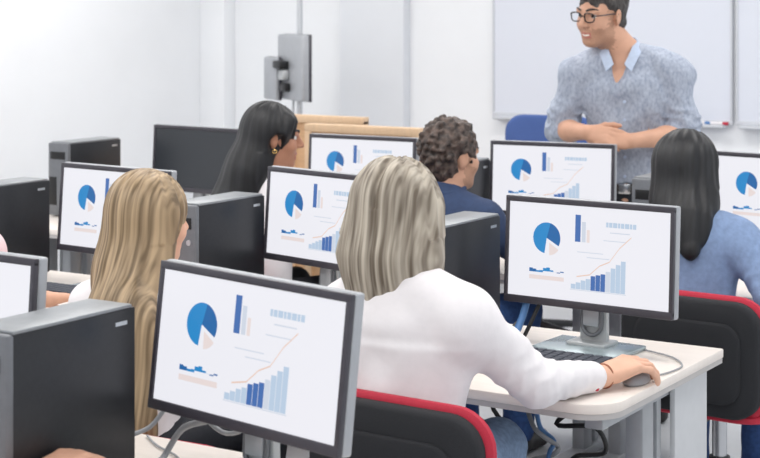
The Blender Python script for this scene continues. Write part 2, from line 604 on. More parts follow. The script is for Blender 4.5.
mon_on, mon_off = make_monitor(True), make_monitor(False)
MON = [  # x, y, turn (deg), tilt, label, on
    (-1.893, 2.53, -8, 6, 'largest nearest lit monitor standing in the foreground, showing blue charts', 1),
    (-2.70, 2.51, -3, 4, 'lit monitor cut by the left edge of the photo beside the black tower', 1),
    (-1.87, 4.09, -3, 3, 'sharp lit monitor on the desk of the ash blonde woman, above her hand', 1),
    (-2.86, 4.22, -13, 4, 'lit monitor between the golden haired and the ash blonde woman', 1),
    (-3.66, 4.13, -5, 4, 'lit monitor at left, partly hidden by the long golden hair', 1),
    (-1.87, 5.78, -8, 3, 'lit monitor cut by the right edge of the photo', 1),
    (-2.83, 5.84, 7, 3, 'lit monitor in front of the standing man, beside the blue chair', 1),
    (-3.67, 5.72, 2, 3, 'lit monitor before the wooden divider, left of the curly haired man', 1),
    (-4.62, 5.78, -4, 3, 'switched off black monitor left of the woman with long black hair', 0),
]
seen = set()
for x, y, rz, tilt, lb, on in MON:
    src = mon_on if on else mon_off
    o = src if on not in seen else copy_tree(src)
    seen.add(on)
    o.location = (x, y, 0.73)
    o.rotation_euler = (0, 0, R(rz))
    tag(o, lb, 'monitor', 'monitors on the desks')
    for ch in o.children:
        if ch.name.startswith('housing'):
            ch.location.z = 0.268 + (0.006 if 'largest' in lb else 0) + (0.018 if 'ash blonde woman' in lb and 'between' in lb else 0)
            ch.rotation_euler = (R(-tilt), R(1.3) if 'largest' in lb else 0, 0)

hung_screen('grey screen seen from behind, mounted high on the pole', (-5.295, 7.53, 1.36), R(-35), 0.42, 0.38, 0.05, True)
hung_screen('smaller pale screen on the pole, left of the grey one', (-5.50, 7.60, 1.29), R(-33), 0.20, 0.25, 0.03)


# ------------------------------------------------------------------ computer towers
def make_tower():
    """front faces -Y; origin under the middle"""
    t = link('computer_tower', None)
    MB().box((0, -0.01, 0.174), (0.12, 0.35, 0.332), 'case', 0.004).build('case', t)
    MB().box((0, -0.014, 0.343), (0.118, 0.34, 0.008), 'casetop', 0.003).build('sheen_top', t)  # top of the dark case, its reflected brightness painted on as grey
    f = MB().box((0, -0.193, 0.174), (0.122, 0.022, 0.336), 'casef', 0.006).build('front_panel', t)
    MB().box((0.0, -0.2045, 0.285), (0.09, 0.004, 0.035), 'slot', 0.001).build('drive_slot', f)
    MB().cyl((0.035, -0.202, 0.225), (0.035, -0.207, 0.225), 0.009, 'badge', seg=16).build('power_button', f)
    MB().box((-0.03, -0.2045, 0.12), (0.045, 0.003, 0.13), 'slot', 0.001).build('vent', f)
    MB().box((0.0604, 0.12, 0.312), (0.0016, 0.035, 0.008), 'badge').build('badge', t)
    for sx in (-1, 1):
        for y in (-0.15, 0.12):
            MB().cyl((sx * 0.042, y, 0), (sx * 0.042, y, 0.009), 0.012, 'black', seg=12).build('foot', t)
    return t


tw = make_tower()
TOW = [
    (-2.235, 2.36, 'large black computer tower at the bottom left, nearest the camera'),
    (-2.28, 4.07, 'black computer tower close beside the ash blonde hair'),
    (-3.19, 4.12, 'black computer tower with a grey front, between golden hair and a lit monitor'),
    (-4.13, 4.09, 'black computer tower at the left edge below the white wall'),
    (-5.17, 5.66, 'computer tower showing above the monitor at left, against the white wall'),
    (-3.16, 5.66, 'black computer tower right of the curly haired man, behind him'),
    (-2.24, 5.62, 'black computer tower left of the black haired woman in light blue'),
]
for i, (x, y, lb) in enumerate(TOW):
    o = tw if i == 0 else copy_tree(tw)
    o.location = (x, y, 0.73)
    tag(o, lb, 'computer', 'computer towers on the desks')

# ------------------------------------------------------------------ office chairs
def pillow(b, outline, y0, y1, m, bend=0.0, puff=0.5, plane='XZ', c=(0, 0, 0)):
    """soft panel: rings of the outline from rim to centre on both faces"""
    t = bmesh.new()
    n = len(outline)
    prof = [(1.0, 0.5), (1.0, 0.75), (0.975, 0.93), (0.93, 1.0), (0.75, 1.0), (0.5, 1.0), (0.22, 1.0)]

    def pt(x, z, f):
        y = y0 + (y1 - y0) * f
        if plane == 'XZ':
            return (c[0] + x, c[1] + y - bend * x * x, c[2] + z)
        return (c[0] + x, c[1] + z, c[2] + y - bend * x * x)
    sides = []
    for sgn in (1, -1):
        rings = []
        for s, f in prof:
            ff = 0.5 + (f - 0.5) * sgn
            rings.append([t.verts.new(pt(x * s, z * s, ff)) for x, z in outline])
        cv = t.verts.new(pt(0, 0, 0.5 + 0.5 * sgn))
        for A, B in zip(rings, rings[1:]):
            for k in range(n):
                t.faces.new([A[k], A[(k + 1) % n], B[(k + 1) % n], B[k]])
        for k in range(n):
            t.faces.new([rings[-1][k], rings[-1][(k + 1) % n], cv])
        sides.append(rings)
    bmesh.ops.remove_doubles(t, verts=t.verts, dist=1e-5)
    bmesh.ops.recalc_face_normals(t, faces=t.faces)
    b.add(t, m)
    return b


def make_chair(cushion='red', shell='mesh'):
    t = link('office_chair', None)
    # backrest: black outer shell, coloured lining towards the sitter
    bo = rrect(0.47, 0.36, 0.085, 7)
    bk = pillow(MB(), bo, -0.032, 0.014, shell, -0.35, c=(0, -0.23, 0.608)).build('backrest', t)
    pillow(MB(), rrect(0.495, 0.385, 0.095, 7), 0.006, 0.034, cushion, -0.35, c=(0, -0.23, 0.608)).build('lining', bk)
    pillow(MB(), rrect(0.36, 0.25, 0.06, 7), -0.042, -0.026, shell, -0.35, c=(0, -0.23, 0.598)).build('back_panel', bk)
    pillow(MB(), rrect(0.47, 0.45, 0.09, 7), 0.43, 0.475, shell, 0.0, plane='XY', c=(0, 0, 0)).build('seat', t)
    pillow(MB(), rrect(0.485, 0.465, 0.095, 7), 0.412, 0.44, cushion, 0.0, plane='XY', c=(0, 0, 0)).build('seat_trim', t)
    MB().box((0, 0, 0.398), (0.24, 0.22, 0.035), 'black', 0.008).build('mechanism', t)
    MB().tube([(0, -0.08, 0.39), (0, -0.22, 0.385), (0, -0.292, 0.43), (0, -0.295, 0.56), (0, -0.276, 0.64)], 0.016, 'black').build('back_bar', t)
    MB().cyl((0, 0, 0.10), (0, 0, 0.40), 0.024, 'chrome').cyl((0, 0, 0.09), (0, 0, 0.24), 0.034, 'black').build('column', t)
    MB().cyl((0, 0, 0.075), (0, 0, 0.125), 0.05, 'black', 0.04).build('hub', t)
    for k in range(5):
        a = R(72 * k + 18)
        dx, dy = math.cos(a), math.sin(a)
        L = MB().tube([(dx * 0.03, dy * 0.03, 0.10), (dx * 0.16, dy * 0.16, 0.088), (dx * 0.30, dy * 0.30, 0.072)], lambda f: 0.024 - 0.009 * f, 'black').build('leg', t)
        w = MB()
        for s in (-1, 1):
            px, py = dx * 0.30 - dy * 0.016 * s, dy * 0.30 + dx * 0.016 * s
            w.cyl((px + dy * 0.009, py - dx * 0.009, 0.027), (px - dy * 0.009, py + dx * 0.009, 0.027), 0.027, 'black', seg=18)
        w.cyl((dx * 0.30, dy * 0.30, 0.03), (dx * 0.30, dy * 0.30, 0.075), 0.009, 'black', seg=10)
        w.build('caster', L)
    return t


ch = make_chair()
CH = [
    (-1.88, 3.31, -3, 'black office chair with red lining under the ash blonde woman, nearest'),
    (-2.57, 3.25, 2, 'black office chair with red lining under the golden haired woman'),
    (-1.80, 4.96, -4, 'black office chair with red lining under the woman in light blue, at right'),
    (-2.87, 4.98, 0, 'black office chair with red lining under the curly haired man in navy'),
    (-3.76, 4.97, 0, 'black office chair with red lining under the woman with long black hair'),
    (-3.70, 3.20, 0, 'black office chair with red lining under the person in pink at the left edge'),
]
for i, (x, y, rz, lb) in enumerate(CH):
    o = ch if i == 0 else copy_tree(ch)
    o.location = (x, y, 0)
    o.rotation_euler = (0, 0, R(rz))
    if i == 1:
        for c_ in o.children:
            if c_.name.startswith('backrest'):
                c_.location.z = -0.175
    tag(o, lb, 'office chair', 'office chairs at the desks')

bc = make_chair('bluechair', 'bluechair')
bc.name = 'office_chair'
tag(bc, 'blue office chair behind the monitor, left of the standing man', 'office chair')
bc.location = (-3.60, 7.25, 0)
bc.rotation_euler = (0, 0, R(184))
for c_ in bc.children:
    if c_.name.startswith('backrest'):
        c_.location.z = 0.345
    if c_.name.startswith('back_bar'):
        c_.scale.z = 1.45
        c_.location.z = -0.17

# ------------------------------------------------------------------ people: bodies as smooth distance fields turned into one mesh
def V3(*a):
    return np.array(a, dtype=float)


def nrm(v):
    v = np.asarray(v, float)
    return v / np.linalg.norm(v)


class SDF:
    def __init__(self):
        self.ops = []          # (function, k, mode, lo, hi)
        self.post = None

    def _put(self, f, k, mode):
        self.ops.append((f, k, mode))
        return self

    def cone(self, a, b, ra, rb, k=0.02, flat=None, ratio=1.0, mode='add'):
        a, b = np.asarray(a, float), np.asarray(b, float)
        fl = None if flat is None else nrm(flat)
        sc = min(1.0, ratio)

        def f(P):
            q = P - a
            d = b - a
            if fl is not None:
                q = q + np.outer(q @ fl, fl) * (1 / ratio - 1)
                d = d + (d @ fl) * fl * (1 / ratio - 1)
            L = max(d @ d, 1e-12)
            t = np.clip(q @ d / L, 0, 1)
            r = ra + (rb - ra) * t
            dd = np.linalg.norm(q - t[:, None] * d, axis=1) - r
            if fl is not None:
                dd = dd * (0.5 + 0.5 * sc)
            return dd
        return self._put(f, k, mode)

    def ell(self, c, r, rot=None, k=0.015, mode='add'):
        c, r = np.asarray(c, float), np.asarray(r, float)

        def f(P):
            q = P - c
            if rot is not None:
                q = q @ rot
            k0 = np.linalg.norm(q / r, axis=1)
            k1 = np.linalg.norm(q / (r * r), axis=1)
            return np.where(k0 < 1e-6, -r.min(), k0 * (k0 - 1) / np.maximum(k1, 1e-9))
        return self._put(f, k, mode)

    def half(self, p, n, k=0.004, mode='cut'):
        """cut away everything on the n side of the plane"""
        p, n = np.asarray(p, float), nrm(n)
        return self._put(lambda P: -((P - p) @ n), k, mode)

    def fn(self, f, k=0.005, mode='add'):
        return self._put(f, k, mode)

    def __call__(self, P):
        d = np.full(len(P), 9.0)
        for f, k, mode in self.ops:
            e = f(P)
            if mode == 'add':
                h = np.maximum(k - np.abs(d - e), 0) / k
                d = np.minimum(d, e) - h * h * k * 0.25
            else:                                   # cut: intersection with the complement
                e = -e
                h = np.maximum(k - np.abs(d - e), 0) / k
                d = np.maximum(d, e) + h * h * k * 0.25
        if self.post is not None:
            near = np.abs(d) < 0.06
            if near.any():
                d[near] += self.post(P[near])
        return d


def mesh_sdf(F, lo, hi, h, name, mats, facemat=None, smooth_it=1):
    lo, hi = np.asarray(lo, float), np.asarray(hi, float)
    B = 8
    nb = np.ceil((hi - lo) / (h * B)).astype(int)
    gi = np.stack(np.meshgrid(*[np.arange(n) for n in nb], indexing='ij'), -1).reshape(-1, 3)
    d = F(lo + (gi + 0.5) * B * h)
    gi = gi[np.abs(d) < B * h * 0.87 * 1.7 + 0.012]
    loc = np.stack(np.meshgrid(*[np.arange(B + 1)] * 3, indexing='ij'), -1).reshape(-1, 3)
    N = nb * B + 2
    cells, verts, cv = [], [], []
    CH_ = 60
    for s in range(0, len(gi), CH_):
        g = gi[s:s + CH_]
        idx = g[:, None, :] * B + loc[None]
        val = F((lo + idx.reshape(-1, 3) * h)).reshape(-1, B + 1, B + 1, B + 1)
        c = {}
        for i in (0, 1):
            for j in (0, 1):
                for k in (0, 1):
                    c[i, j, k] = val[:, i:B + i, j:B + j, k:B + k]
        st = np.stack([c[i, j, k] for i in (0, 1) for j in (0, 1) for k in (0, 1)], -1)
        neg = (st < 0).sum(-1)
        mix = (neg > 0) & (neg < 8)
        w = np.argwhere(mix)
        if not len(w):
            continue
        cell = g[w[:, 0]] * B + w[:, 1:]
        sv = st[mix]
        cor = np.array([(i, j, k) for i in (0, 1) for j in (0, 1) for k in (0, 1)], float)
        acc = np.zeros((len(w), 3))
        cnt = np.zeros(len(w))
        for a in range(8):
            for bb in range(a + 1, 8):
                if np.abs(cor[a] - cor[bb]).sum() != 1:
                    continue
                va, vb = sv[:, a], sv[:, bb]
                x = (va < 0) != (vb < 0)
                t = np.where(x, va / np.where(x, va - vb, 1), 0)
                acc += np.where(x[:, None], cor[a] + t[:, None] * (cor[bb] - cor[a]), 0)
                cnt += x
        cells.append(cell)
        verts.append(lo + (cell + acc / cnt[:, None]) * h)
        cv.append(sv)
    cell, vert, sv = np.concatenate(cells), np.concatenate(verts), np.concatenate(cv)
    key = (cell[:, 0] * N[1] + cell[:, 1]) * N[2] + cell[:, 2]
    od = np.argsort(key)
    ks = key[od]

    def find(c):
        k = (c[:, 0] * N[1] + c[:, 1]) * N[2] + c[:, 2]
        p = np.minimum(np.searchsorted(ks, k), len(ks) - 1)
        return np.where(ks[p] == k, od[p], -1)
    quads = []
    # corner order: index = 4*i + 2*j + k
    for ax, far in ((0, 4), (1, 2), (2, 1)):
        a, b = sv[:, 0] < 0, sv[:, far] < 0
        w = np.nonzero(a != b)[0]
        e1, e2 = np.zeros(3, int), np.zeros(3, int)
        e1[(ax + 1) % 3] = 1
        e2[(ax + 2) % 3] = 1
        c0 = cell[w]
        q = np.stack([w, find(c0 - e1), find(c0 - e1 - e2), find(c0 - e2)], 1)
        fl = ~a[w]
        q[fl] = q[fl][:, ::-1]
        quads.append(q[(q >= 0).all(1)])
    q = np.concatenate(quads)
    for _ in range(smooth_it):
        acc = np.zeros_like(vert)
        cnt = np.zeros(len(vert))
        for a in range(4):
            np.add.at(acc, q[:, a], vert[q[:, (a + 1) % 4]])
            np.add.at(acc, q[:, a], vert[q[:, (a + 3) % 4]])
            np.add.at(cnt, q[:, a], 2)
        vert = 0.6 * vert + 0.4 * acc / np.maximum(cnt, 1)[:, None]
    me = bpy.data.meshes.new(name)
    me.vertices.add(len(vert))
    me.vertices.foreach_set('co', vert.astype(np.float32).ravel())
    me.loops.add(len(q) * 4)
    me.loops.foreach_set('vertex_index', q.astype(np.int32).ravel())
    me.polygons.add(len(q))
    me.polygons.foreach_set('loop_start', (np.arange(len(q)) * 4).astype(np.int32))
    me.polygons.foreach_set('loop_total', np.full(len(q), 4, np.int32))
    me.polygons.foreach_set('use_smooth', np.ones(len(q), bool))
    for m in mats:
        me.materials.append(M[m])
    if facemat is not None:
        mi = facemat(vert[q].mean(1)).astype(np.int32)
        me.polygons.foreach_set('material_index', mi)
    me.update(calc_edges=True)
    me.validate()
    return me


_rng = np.random.RandomState(3)


def waves(P, freq, n=10, seed=0, aniso=(1, 1, 1)):
    rg = np.random.RandomState(seed)
    out = np.zeros(len(P))
    for _ in range(n):
        k = nrm(rg.normal(size=3)) * freq * (0.6 + 0.9 * rg.rand()) * np.asarray(aniso)
        out += np.sin(P @ k + rg.rand() * 6.28)
    return out / math.sqrt(n)


def rotz(a):
    c, s = math.cos(R(a)), math.sin(R(a))
    return np.array([[c, -s, 0], [s, c, 0], [0, 0, 1]])


def rotx(a):
    c, s = math.cos(R(a)), math.sin(R(a))
    return np.array([[1, 0, 0], [0, c, -s], [0, s, c]])


def roty(a):
    c, s = math.cos(R(a)), math.sin(R(a))
    return np.array([[c, 0, s], [0, 1, 0], [-s, 0, c]])


class Fig:
    """joints in the person's own frame: +Y is where the seat faces, +X the right hand side"""

    def __init__(self, **kw):
        self.sc = 1.0
        self.fem = True
        self.head = V3(0, 0.06, 1.20)
        self.hr = np.eye(3)
        self.hs = 1.0                                   # head scale
        self.neck = V3(0, 0.015, 1.055)
        self.chest = V3(0, 0.0, 0.90)
        self.waist = V3(0, -0.03, 0.72)
        self.pelvis = V3(0, -0.04, 0.565)
        self.shw = 0.165
        self.shL, self.shR = V3(-0.165, 0, 0.995), V3(0.165, 0, 0.995)
        self.elL, self.elR = V3(-0.21, 0.17, 0.80), V3(0.21, 0.17, 0.80)
        self.wrL, self.wrR = V3(-0.13, 0.40, 0.775), V3(0.13, 0.40, 0.775)
        self.hdL, self.hdR = V3(0.15, 1, -0.05), V3(-0.15, 1, -0.05)
        self.palmL, self.palmR = V3(0, -0.1, -1), V3(0, -0.1, -1)
        self.curlL = self.curlR = (18, 24, 20)
        self.hipL, self.hipR = V3(-0.085, -0.02, 0.55), V3(0.085, -0.02, 0.55)
        self.knL, self.knR = V3(-0.12, 0.40, 0.545), V3(0.12, 0.40, 0.545)
        self.anL, self.anR = V3(-0.12, 0.37, 0.09), V3(0.12, 0.37, 0.09)
        self.ftL, self.ftR = V3(-0.13, 0.50, 0.035), V3(0.13, 0.50, 0.035)
        self.rw = 1.0                                    # limb thickness
        self.tw = 1.0                                    # torso width
        self.flat = V3(0, 1, 0)
        self.ratio = 0.66
        self.__dict__.update(kw)

    def H(self, *p):
        return self.head + self.hr @ (np.asarray(p, float) * self.hs)


def head_sdf(s, g, male=False):
    """a face with eye hollows, nose, lips, jaw, ears on a cranium"""
    H, q, rt = g.H, g.hs, g.hr
    e = lambda c, r, k=0.012, mode='add', rot=None: s.ell(H(*c), np.array(r) * q, rt if rot is None else rt @ rot, k * q, mode)
    e((0, -0.015, 0.034), (0.077, 0.098, 0.088))
    e((0, 0.03, -0.03), (0.061 if not male else 0.065, 0.062, 0.084), 0.03)
    e((0, 0.066, -0.098), (0.026 if not male else 0.031, 0.022, 0.018), 0.03)
    e((0, 0.01, -0.075), (0.055 if not male else 0.062, 0.055, 0.035), 0.03)
    for sx in (-1, 1):
        e((sx * 0.038, 0.058, -0.028), (0.026, 0.026, 0.026), 0.02)
        e((sx * 0.034, 0.099, 0.010), (0.017, 0.016, 0.011), 0.014, 'cut')
        s.cone(H(sx * 0.012, 0.088, 0.028), H(sx * 0.05, 0.074, 0.027), 0.009 * q, 0.007 * q, 0.012 * q)
        e((sx * 0.079, -0.012, -0.004), (0.008, 0.020, 0.033), 0.006, 'add', roty(sx * 8) @ rotz(-sx * 18))
        e((sx * 0.088, -0.010, 0.002), (0.006, 0.011, 0.018), 0.005, 'cut', rotz(-sx * 18))
        e((sx * 0.033, 0.083, 0.019), (0.016, 0.007, 0.004), 0.006)
    s.cone(H(0, 0.089, 0.018), H(0, 0.112, -0.022), 0.008 * q, 0.0125 * q, 0.014 * q)
    for sx in (-1, 1):
        e((sx * 0.011, 0.100, -0.027), (0.0085, 0.010, 0.0075), 0.006)
        e((sx * 0.006, 0.106, -0.035), (0.0035, 0.005, 0.003), 0.003, 'cut')
    s.cone(H(-0.019, 0.083, -0.0585), H(0.019, 0.083, -0.0585), 0.0062 * q, 0.0062 * q, 0.008 * q)
    s.cone(H(0, 0.092, -0.058), H(0, 0.092, -0.058), 0.006 * q, 0.006 * q, 0.012 * q)
    s.cone(H(-0.014, 0.085, -0.0715), H(0.014, 0.085, -0.0715), 0.0075 * q, 0.0075 * q, 0.009 * q)
    e((0, 0.094, -0.0648), (0.021, 0.010, 0.0016), 0.003, 'cut')


def hand_sdf(s, w, d, n, side, curl, q=1.0):
    """w wrist, d towards the fingers, n out of the palm, side +1 right hand / -1 left hand"""
    d = nrm(d)
    n = nrm(n - (np.asarray(n) @ d) * d)
    sv = np.cross(d, n) * side                     # towards the thumb
    p = lambda a, b, c: w + (d * a + sv * b + n * c) * q
    s.cone(p(0, 0, 0), p(0.035, 0.002, 0), 0.024 * q, 0.030 * q, 0.02, n, 0.62)
    for b0, b1 in ((0.020, 0.026), (0.004, 0.009), (-0.013, -0.010), (-0.022, -0.027)):
        s.cone(p(0.022, b0, 0), p(0.088 - abs(b1 - 0.006) * 0.25, b1, 0), 0.0135 * q, 0.0115 * q, 0.012)
    fingers = ((0.088, 0.027, 0.044, 0.027, 0.022, 5), (0.091, 0.009, 0.049, 0.031, 0.024, 1), (0.087, -0.010, 0.045, 0.029, 0.023, -3), (0.079, -0.028, 0.035, 0.022, 0.020, -9))
    for (a, b, l1, l2, l3, sp) in fingers:
        x = p(a, b, -0.001)
        ang = 0
        r = 0.0098 if b > -0.02 else 0.0086
        dd0 = d * math.cos(R(sp)) + sv * math.sin(R(sp))
        for L, c_, r2 in ((l1, curl[0], 0.92), (l2, curl[1], 0.9), (l3, curl[2], 0.86)):
            ang += c_
            dd = dd0 * math.cos(R(ang)) + n * math.sin(R(ang))
            y = x + dd * L * q
            s.cone(x, y, r * q, r * r2 * q, 0.005)
            r *= r2
            x = y
    x = p(0.022, 0.022, 0.006)
    for L, (a, b, c), r, r2 in ((0.042, (0.62, 0.66, 0.42), 0.0145, 0.012), (0.033, (0.86, 0.34, 0.36), 0.0115, 0.0105), (0.027, (0.97, 0.10, 0.22), 0.0102, 0.0082)):
        v = nrm(d * a + sv * b + n * c)
        y = x + v * L * q
        s.cone(x, y, r * q, r2 * q, 0.008)
        x = y


def torso(s, g, add=0.0, k=0.05, shoulder=0.055):
    t = g.tw
    s.cone(g.pelvis, g.waist, 0.165 * t + add, 0.130 * t + add, k, g.flat, g.ratio)
    s.cone(g.waist, g.chest, 0.130 * t + add, 0.152 * t + add, k, g.flat, g.ratio)
    s.cone(g.chest, (g.shL + g.shR) / 2 + V3(0, 0, -0.03), 0.152 * t + add, 0.115 * t + add, k, g.flat, g.ratio)
    s.cone(g.shL, g.shR, shoulder * g.rw + add, shoulder * g.rw + add, k)
    for sh in (g.shL, g.shR):
        s.cone(sh, sh * 0.25 + g.neck * 0.75 + V3(0, -0.012, 0), 0.05 * g.rw + add, 0.036 + add, k)


def make_body(g, name, skin, h=0.006, legs=True, male=False, hands='LR', face=True, stub=False, bare=False):
    s = SDF()
    if face:
        head_sdf(s, g, male)
    nk = 0.052 if not male else 0.06
    s.cone(g.H(0, -0.02, -0.06), g.neck + V3(0, 0, -0.01), nk * g.hs, nk * g.hs * 1.08, 0.03)
    torso(s, g, -0.006, 0.05)
    rw = g.rw
    for sd, sh, el, wr, hd, pn, cu in ((-1, g.shL, g.elL, g.wrL, g.hdL, g.palmL, g.curlL), (1, g.shR, g.elR, g.wrR, g.hdR, g.palmR, g.curlR)):
        s.cone(sh, el, 0.044 * rw, 0.036 * rw, 0.03)
        s.cone(el, el * 0.65 + wr * 0.35, 0.036 * rw, 0.038 * rw, 0.02)
        s.cone(el * 0.65 + wr * 0.35, wr, 0.038 * rw, 0.0255 * rw, 0.02)
        if ('R' if sd > 0 else 'L') in hands:
            hand_sdf(s, wr, hd, pn, sd, cu, g.hq if hasattr(g, 'hq') else (1.04 if male else 0.94))
    if legs:
        for hp, kn, an, ft in ((g.hipL, g.knL, g.anL, g.ftL), (g.hipR, g.knR, g.anR, g.ftR)):
            s.cone(hp, kn, 0.078 * rw, 0.052 * rw, 0.04)
            s.cone(kn, kn * 0.65 + an * 0.35, 0.05 * rw, 0.052 * rw, 0.03)
            s.cone(kn * 0.65 + an * 0.35, an, 0.052 * rw, 0.034 * rw, 0.03)
            s.cone(an + V3(0, 0, -0.03), ft, 0.034, 0.026, 0.02)
    pts = np.array([g.head, g.pelvis, g.shL, g.shR, g.elL, g.elR, g.wrL, g.wrR, g.knL, g.knR, g.anL, g.ftL, g.ftR, g.anR]
                   + [g.wrL + nrm(g.hdL) * 0.2, g.wrR + nrm(g.hdR) * 0.2])
    if not legs:
        pts = np.delete(pts, [8, 9, 10, 11, 12, 13], 0)
    lo, hi = pts.min(0) - 0.19, pts.max(0) + 0.19

    def fm(c):
        p = (c - g.head) @ g.hr / g.hs
        lips = (np.abs(p[:, 0]) < 0.024) & (p[:, 1] > 0.078) & (p[:, 2] < -0.0535) & (p[:, 2] > -0.0785)
        mi = lips.astype(int)
        if stub:
            p = p + 0.010 * np.stack([0.7 * waves(p, 420, 6, i) for i in (1, 2, 3)], 1)
            b = (p[:, 2] < -0.040 + 0.25 * np.maximum(0, 0.06 - p[:, 1])) & (p[:, 2] > -0.135) & (p[:, 1] > 0.002) & ~lips
            b |= (np.abs(p[:, 0]) < 0.026) & (p[:, 1] > 0.08) & (p[:, 2] < -0.042) & (p[:, 2] > -0.056)
            b |= (np.abs(p[:, 0]) > 0.055) & (p[:, 1] > 0.005) & (p[:, 1] < 0.03) & (p[:, 2] < 0.03) & (p[:, 2] > -0.06)
            mi = np.where(b & ~lips, 2, mi)
        return mi
    return mesh_sdf(s, lo, hi, h, name, [skin, 'lip', 'stub'], fm)


def make_top(g, mats, sleeve=1.0, hem=None, h=0.006, add=0.012, fold=0.004, seed=1, vneck=None, collar_h=0.0, loose=1.0, cuff=0.0):
    """shirt: torso and sleeves as one soft shell; sleeve = share of the whole arm that is covered"""
    s = SDF()
    torso(s, g, add, 0.05, 0.056)
    rw = g.rw
    for sh, el, wr in ((g.shL, g.elL, g.wrL), (g.shR, g.elR, g.wrR)):
        if sleeve <= 0.5:
            e = sh + (el - sh) * (sleeve / 0.5)
            s.cone(sh, e, (0.050 * rw + add) * loose, (0.046 * rw + add) * loose, 0.022)
        else:
            w = el + (wr - el) * ((sleeve - 0.5) / 0.5)
            s.cone(sh, el, (0.048 * rw + add) * loose, (0.040 * rw + add) * loose, 0.035)
            s.cone(el, w, (0.040 * rw + add) * loose, 0.027 * rw + add * 0.6, 0.025)
        if cuff:
            e2 = el if sleeve <= 0.5 else w
            b2 = sh if sleeve <= 0.5 else el
            ee = sh + (el - sh) * (sleeve / 0.5) if sleeve <= 0.5 else w
            dn = nrm(ee - b2)
            s.cone(ee - dn * 0.035, ee, (0.046 * rw + add) * loose + cuff, (0.046 * rw + add) * loose + cuff, 0.004)
    s.cone(g.neck + V3(0, -0.012, -0.03), g.neck + V3(0, -0.008, 0.012 + collar_h), 0.062 + add * 0.5, 0.055 + add * 0.5, 0.02)
    s.half(g.neck + V3(0, 0, 0.02 + collar_h), V3(0, -0.15, 1) if collar_h == 0 else V3(0, 0.35, 1))
    if hem is not None:
        s.half(V3(0, 0, hem), V3(0, 0, -1))
    if vneck is not None:
        vneck(s)

    def post(P):
        out = 0.30 * waves(P, 30, 8, seed, (1, 1, 1.4)) + 0.16 * waves(P, 85, 8, seed + 5, (1.3, 1.3, 0.7))
        for i, (sh, el, wr) in enumerate(((g.shL, g.elL, g.wrL), (g.shR, g.elR, g.wrR))):
            for a_, b_, c0, wd in ((el, sh, 0.05, 0.09), (el, wr, 0.06, 0.11)):
                ax = nrm(b_ - a_)
                q = P - a_
                t = q @ ax
                r = np.linalg.norm(q - t[:, None] * ax, axis=1)
                sk = nrm(np.cross(ax, V3(0.3, 0.5, 1)))
                u = t + 0.55 * (q @ sk) + 0.012 * np.sin(q @ V3(40, 31, 52) + seed)
                out += 0.75 * (np.abs(np.sin(u * 62 + i * 2 + seed)) ** 0.8 - 0.6) * np.exp(-((t - c0) / wd) ** 2) * (r < 0.10) * (t > -0.02)
            ap = sh * 0.85 + g.chest * 0.15 + V3(0, 0, -0.09)
            q = P - ap
            rr = np.hypot(q[:, 0], q[:, 2])
            ph = np.arctan2(q[:, 2], q[:, 0] * (1 if i == 0 else -1))
            out += 0.60 * np.sin(ph * 6 + 2.4 * np.sin(rr * 12 + seed) + i) * np.exp(-((rr - 0.17) / 0.07) ** 2)
        return fold * out
    s.post = post
    pts = np.array([g.neck, g.pelvis, g.shL, g.shR, g.elL, g.elR, g.wrL, g.wrR])
    return mesh_sdf(s, pts.min(0) - 0.2, pts.max(0) + 0.2, h, 'shirt', mats)


def make_legs(g, m, h=0.009, add=0.014, seed=2, top=None):
    s = SDF()
    s.cone(g.pelvis, g.pelvis + V3(0, 0, 0.05), 0.158 * g.tw + 0.002, 0.150 * g.tw + 0.002, 0.04, g.flat, g.ratio)
    rw = g.rw
    for hp, kn, an in ((g.hipL, g.knL, g.anL), (g.hipR, g.knR, g.anR)):
        s.cone(hp, kn, 0.080 * rw + add, 0.056 * rw + add, 0.045)
        s.cone(kn, an + (kn - an) * 0.02, 0.055 * rw + add, 0.044 * rw + add, 0.03)
    if top is not None:
        s.half(V3(0, 0, top), V3(0, 0, 1))
    s.post = lambda P: -0.004 * (np.abs(waves(P, 40, 8, seed, (1, 1, 1.4))) - 0.6)
    pts = np.array([g.pelvis, g.knL, g.knR, g.anL, g.anR, g.pelvis + V3(0, 0, 0.1)])
    return mesh_sdf(s, pts.min(0) - 0.22, pts.max(0) + 0.22, h, 'trousers', [m])


def shoes(g, root):
    for an, ft in ((g.anL, g.ftL), (g.anR, g.ftR)):
        d = nrm((ft - an) * V3(1, 1, 0))
        s = SDF()
        s.cone(an + V3(0, 0, -0.045) - d * 0.02, ft + d * 0.03, 0.043, 0.036, 0.03)
        s.cone(an + V3(0, 0, -0.04), an + V3(0, 0, 0.0), 0.042, 0.04, 0.03)
        z0 = 0.004
        s.half(V3(0, 0, z0), V3(0, 0, -1), 0.004)
        lo = np.minimum(an, ft) - 0.12
        hi = np.maximum(an, ft) + 0.12
        link('shoe', mesh_sdf(s, lo, hi, 0.007, 'shoe', ['shoe']), root)


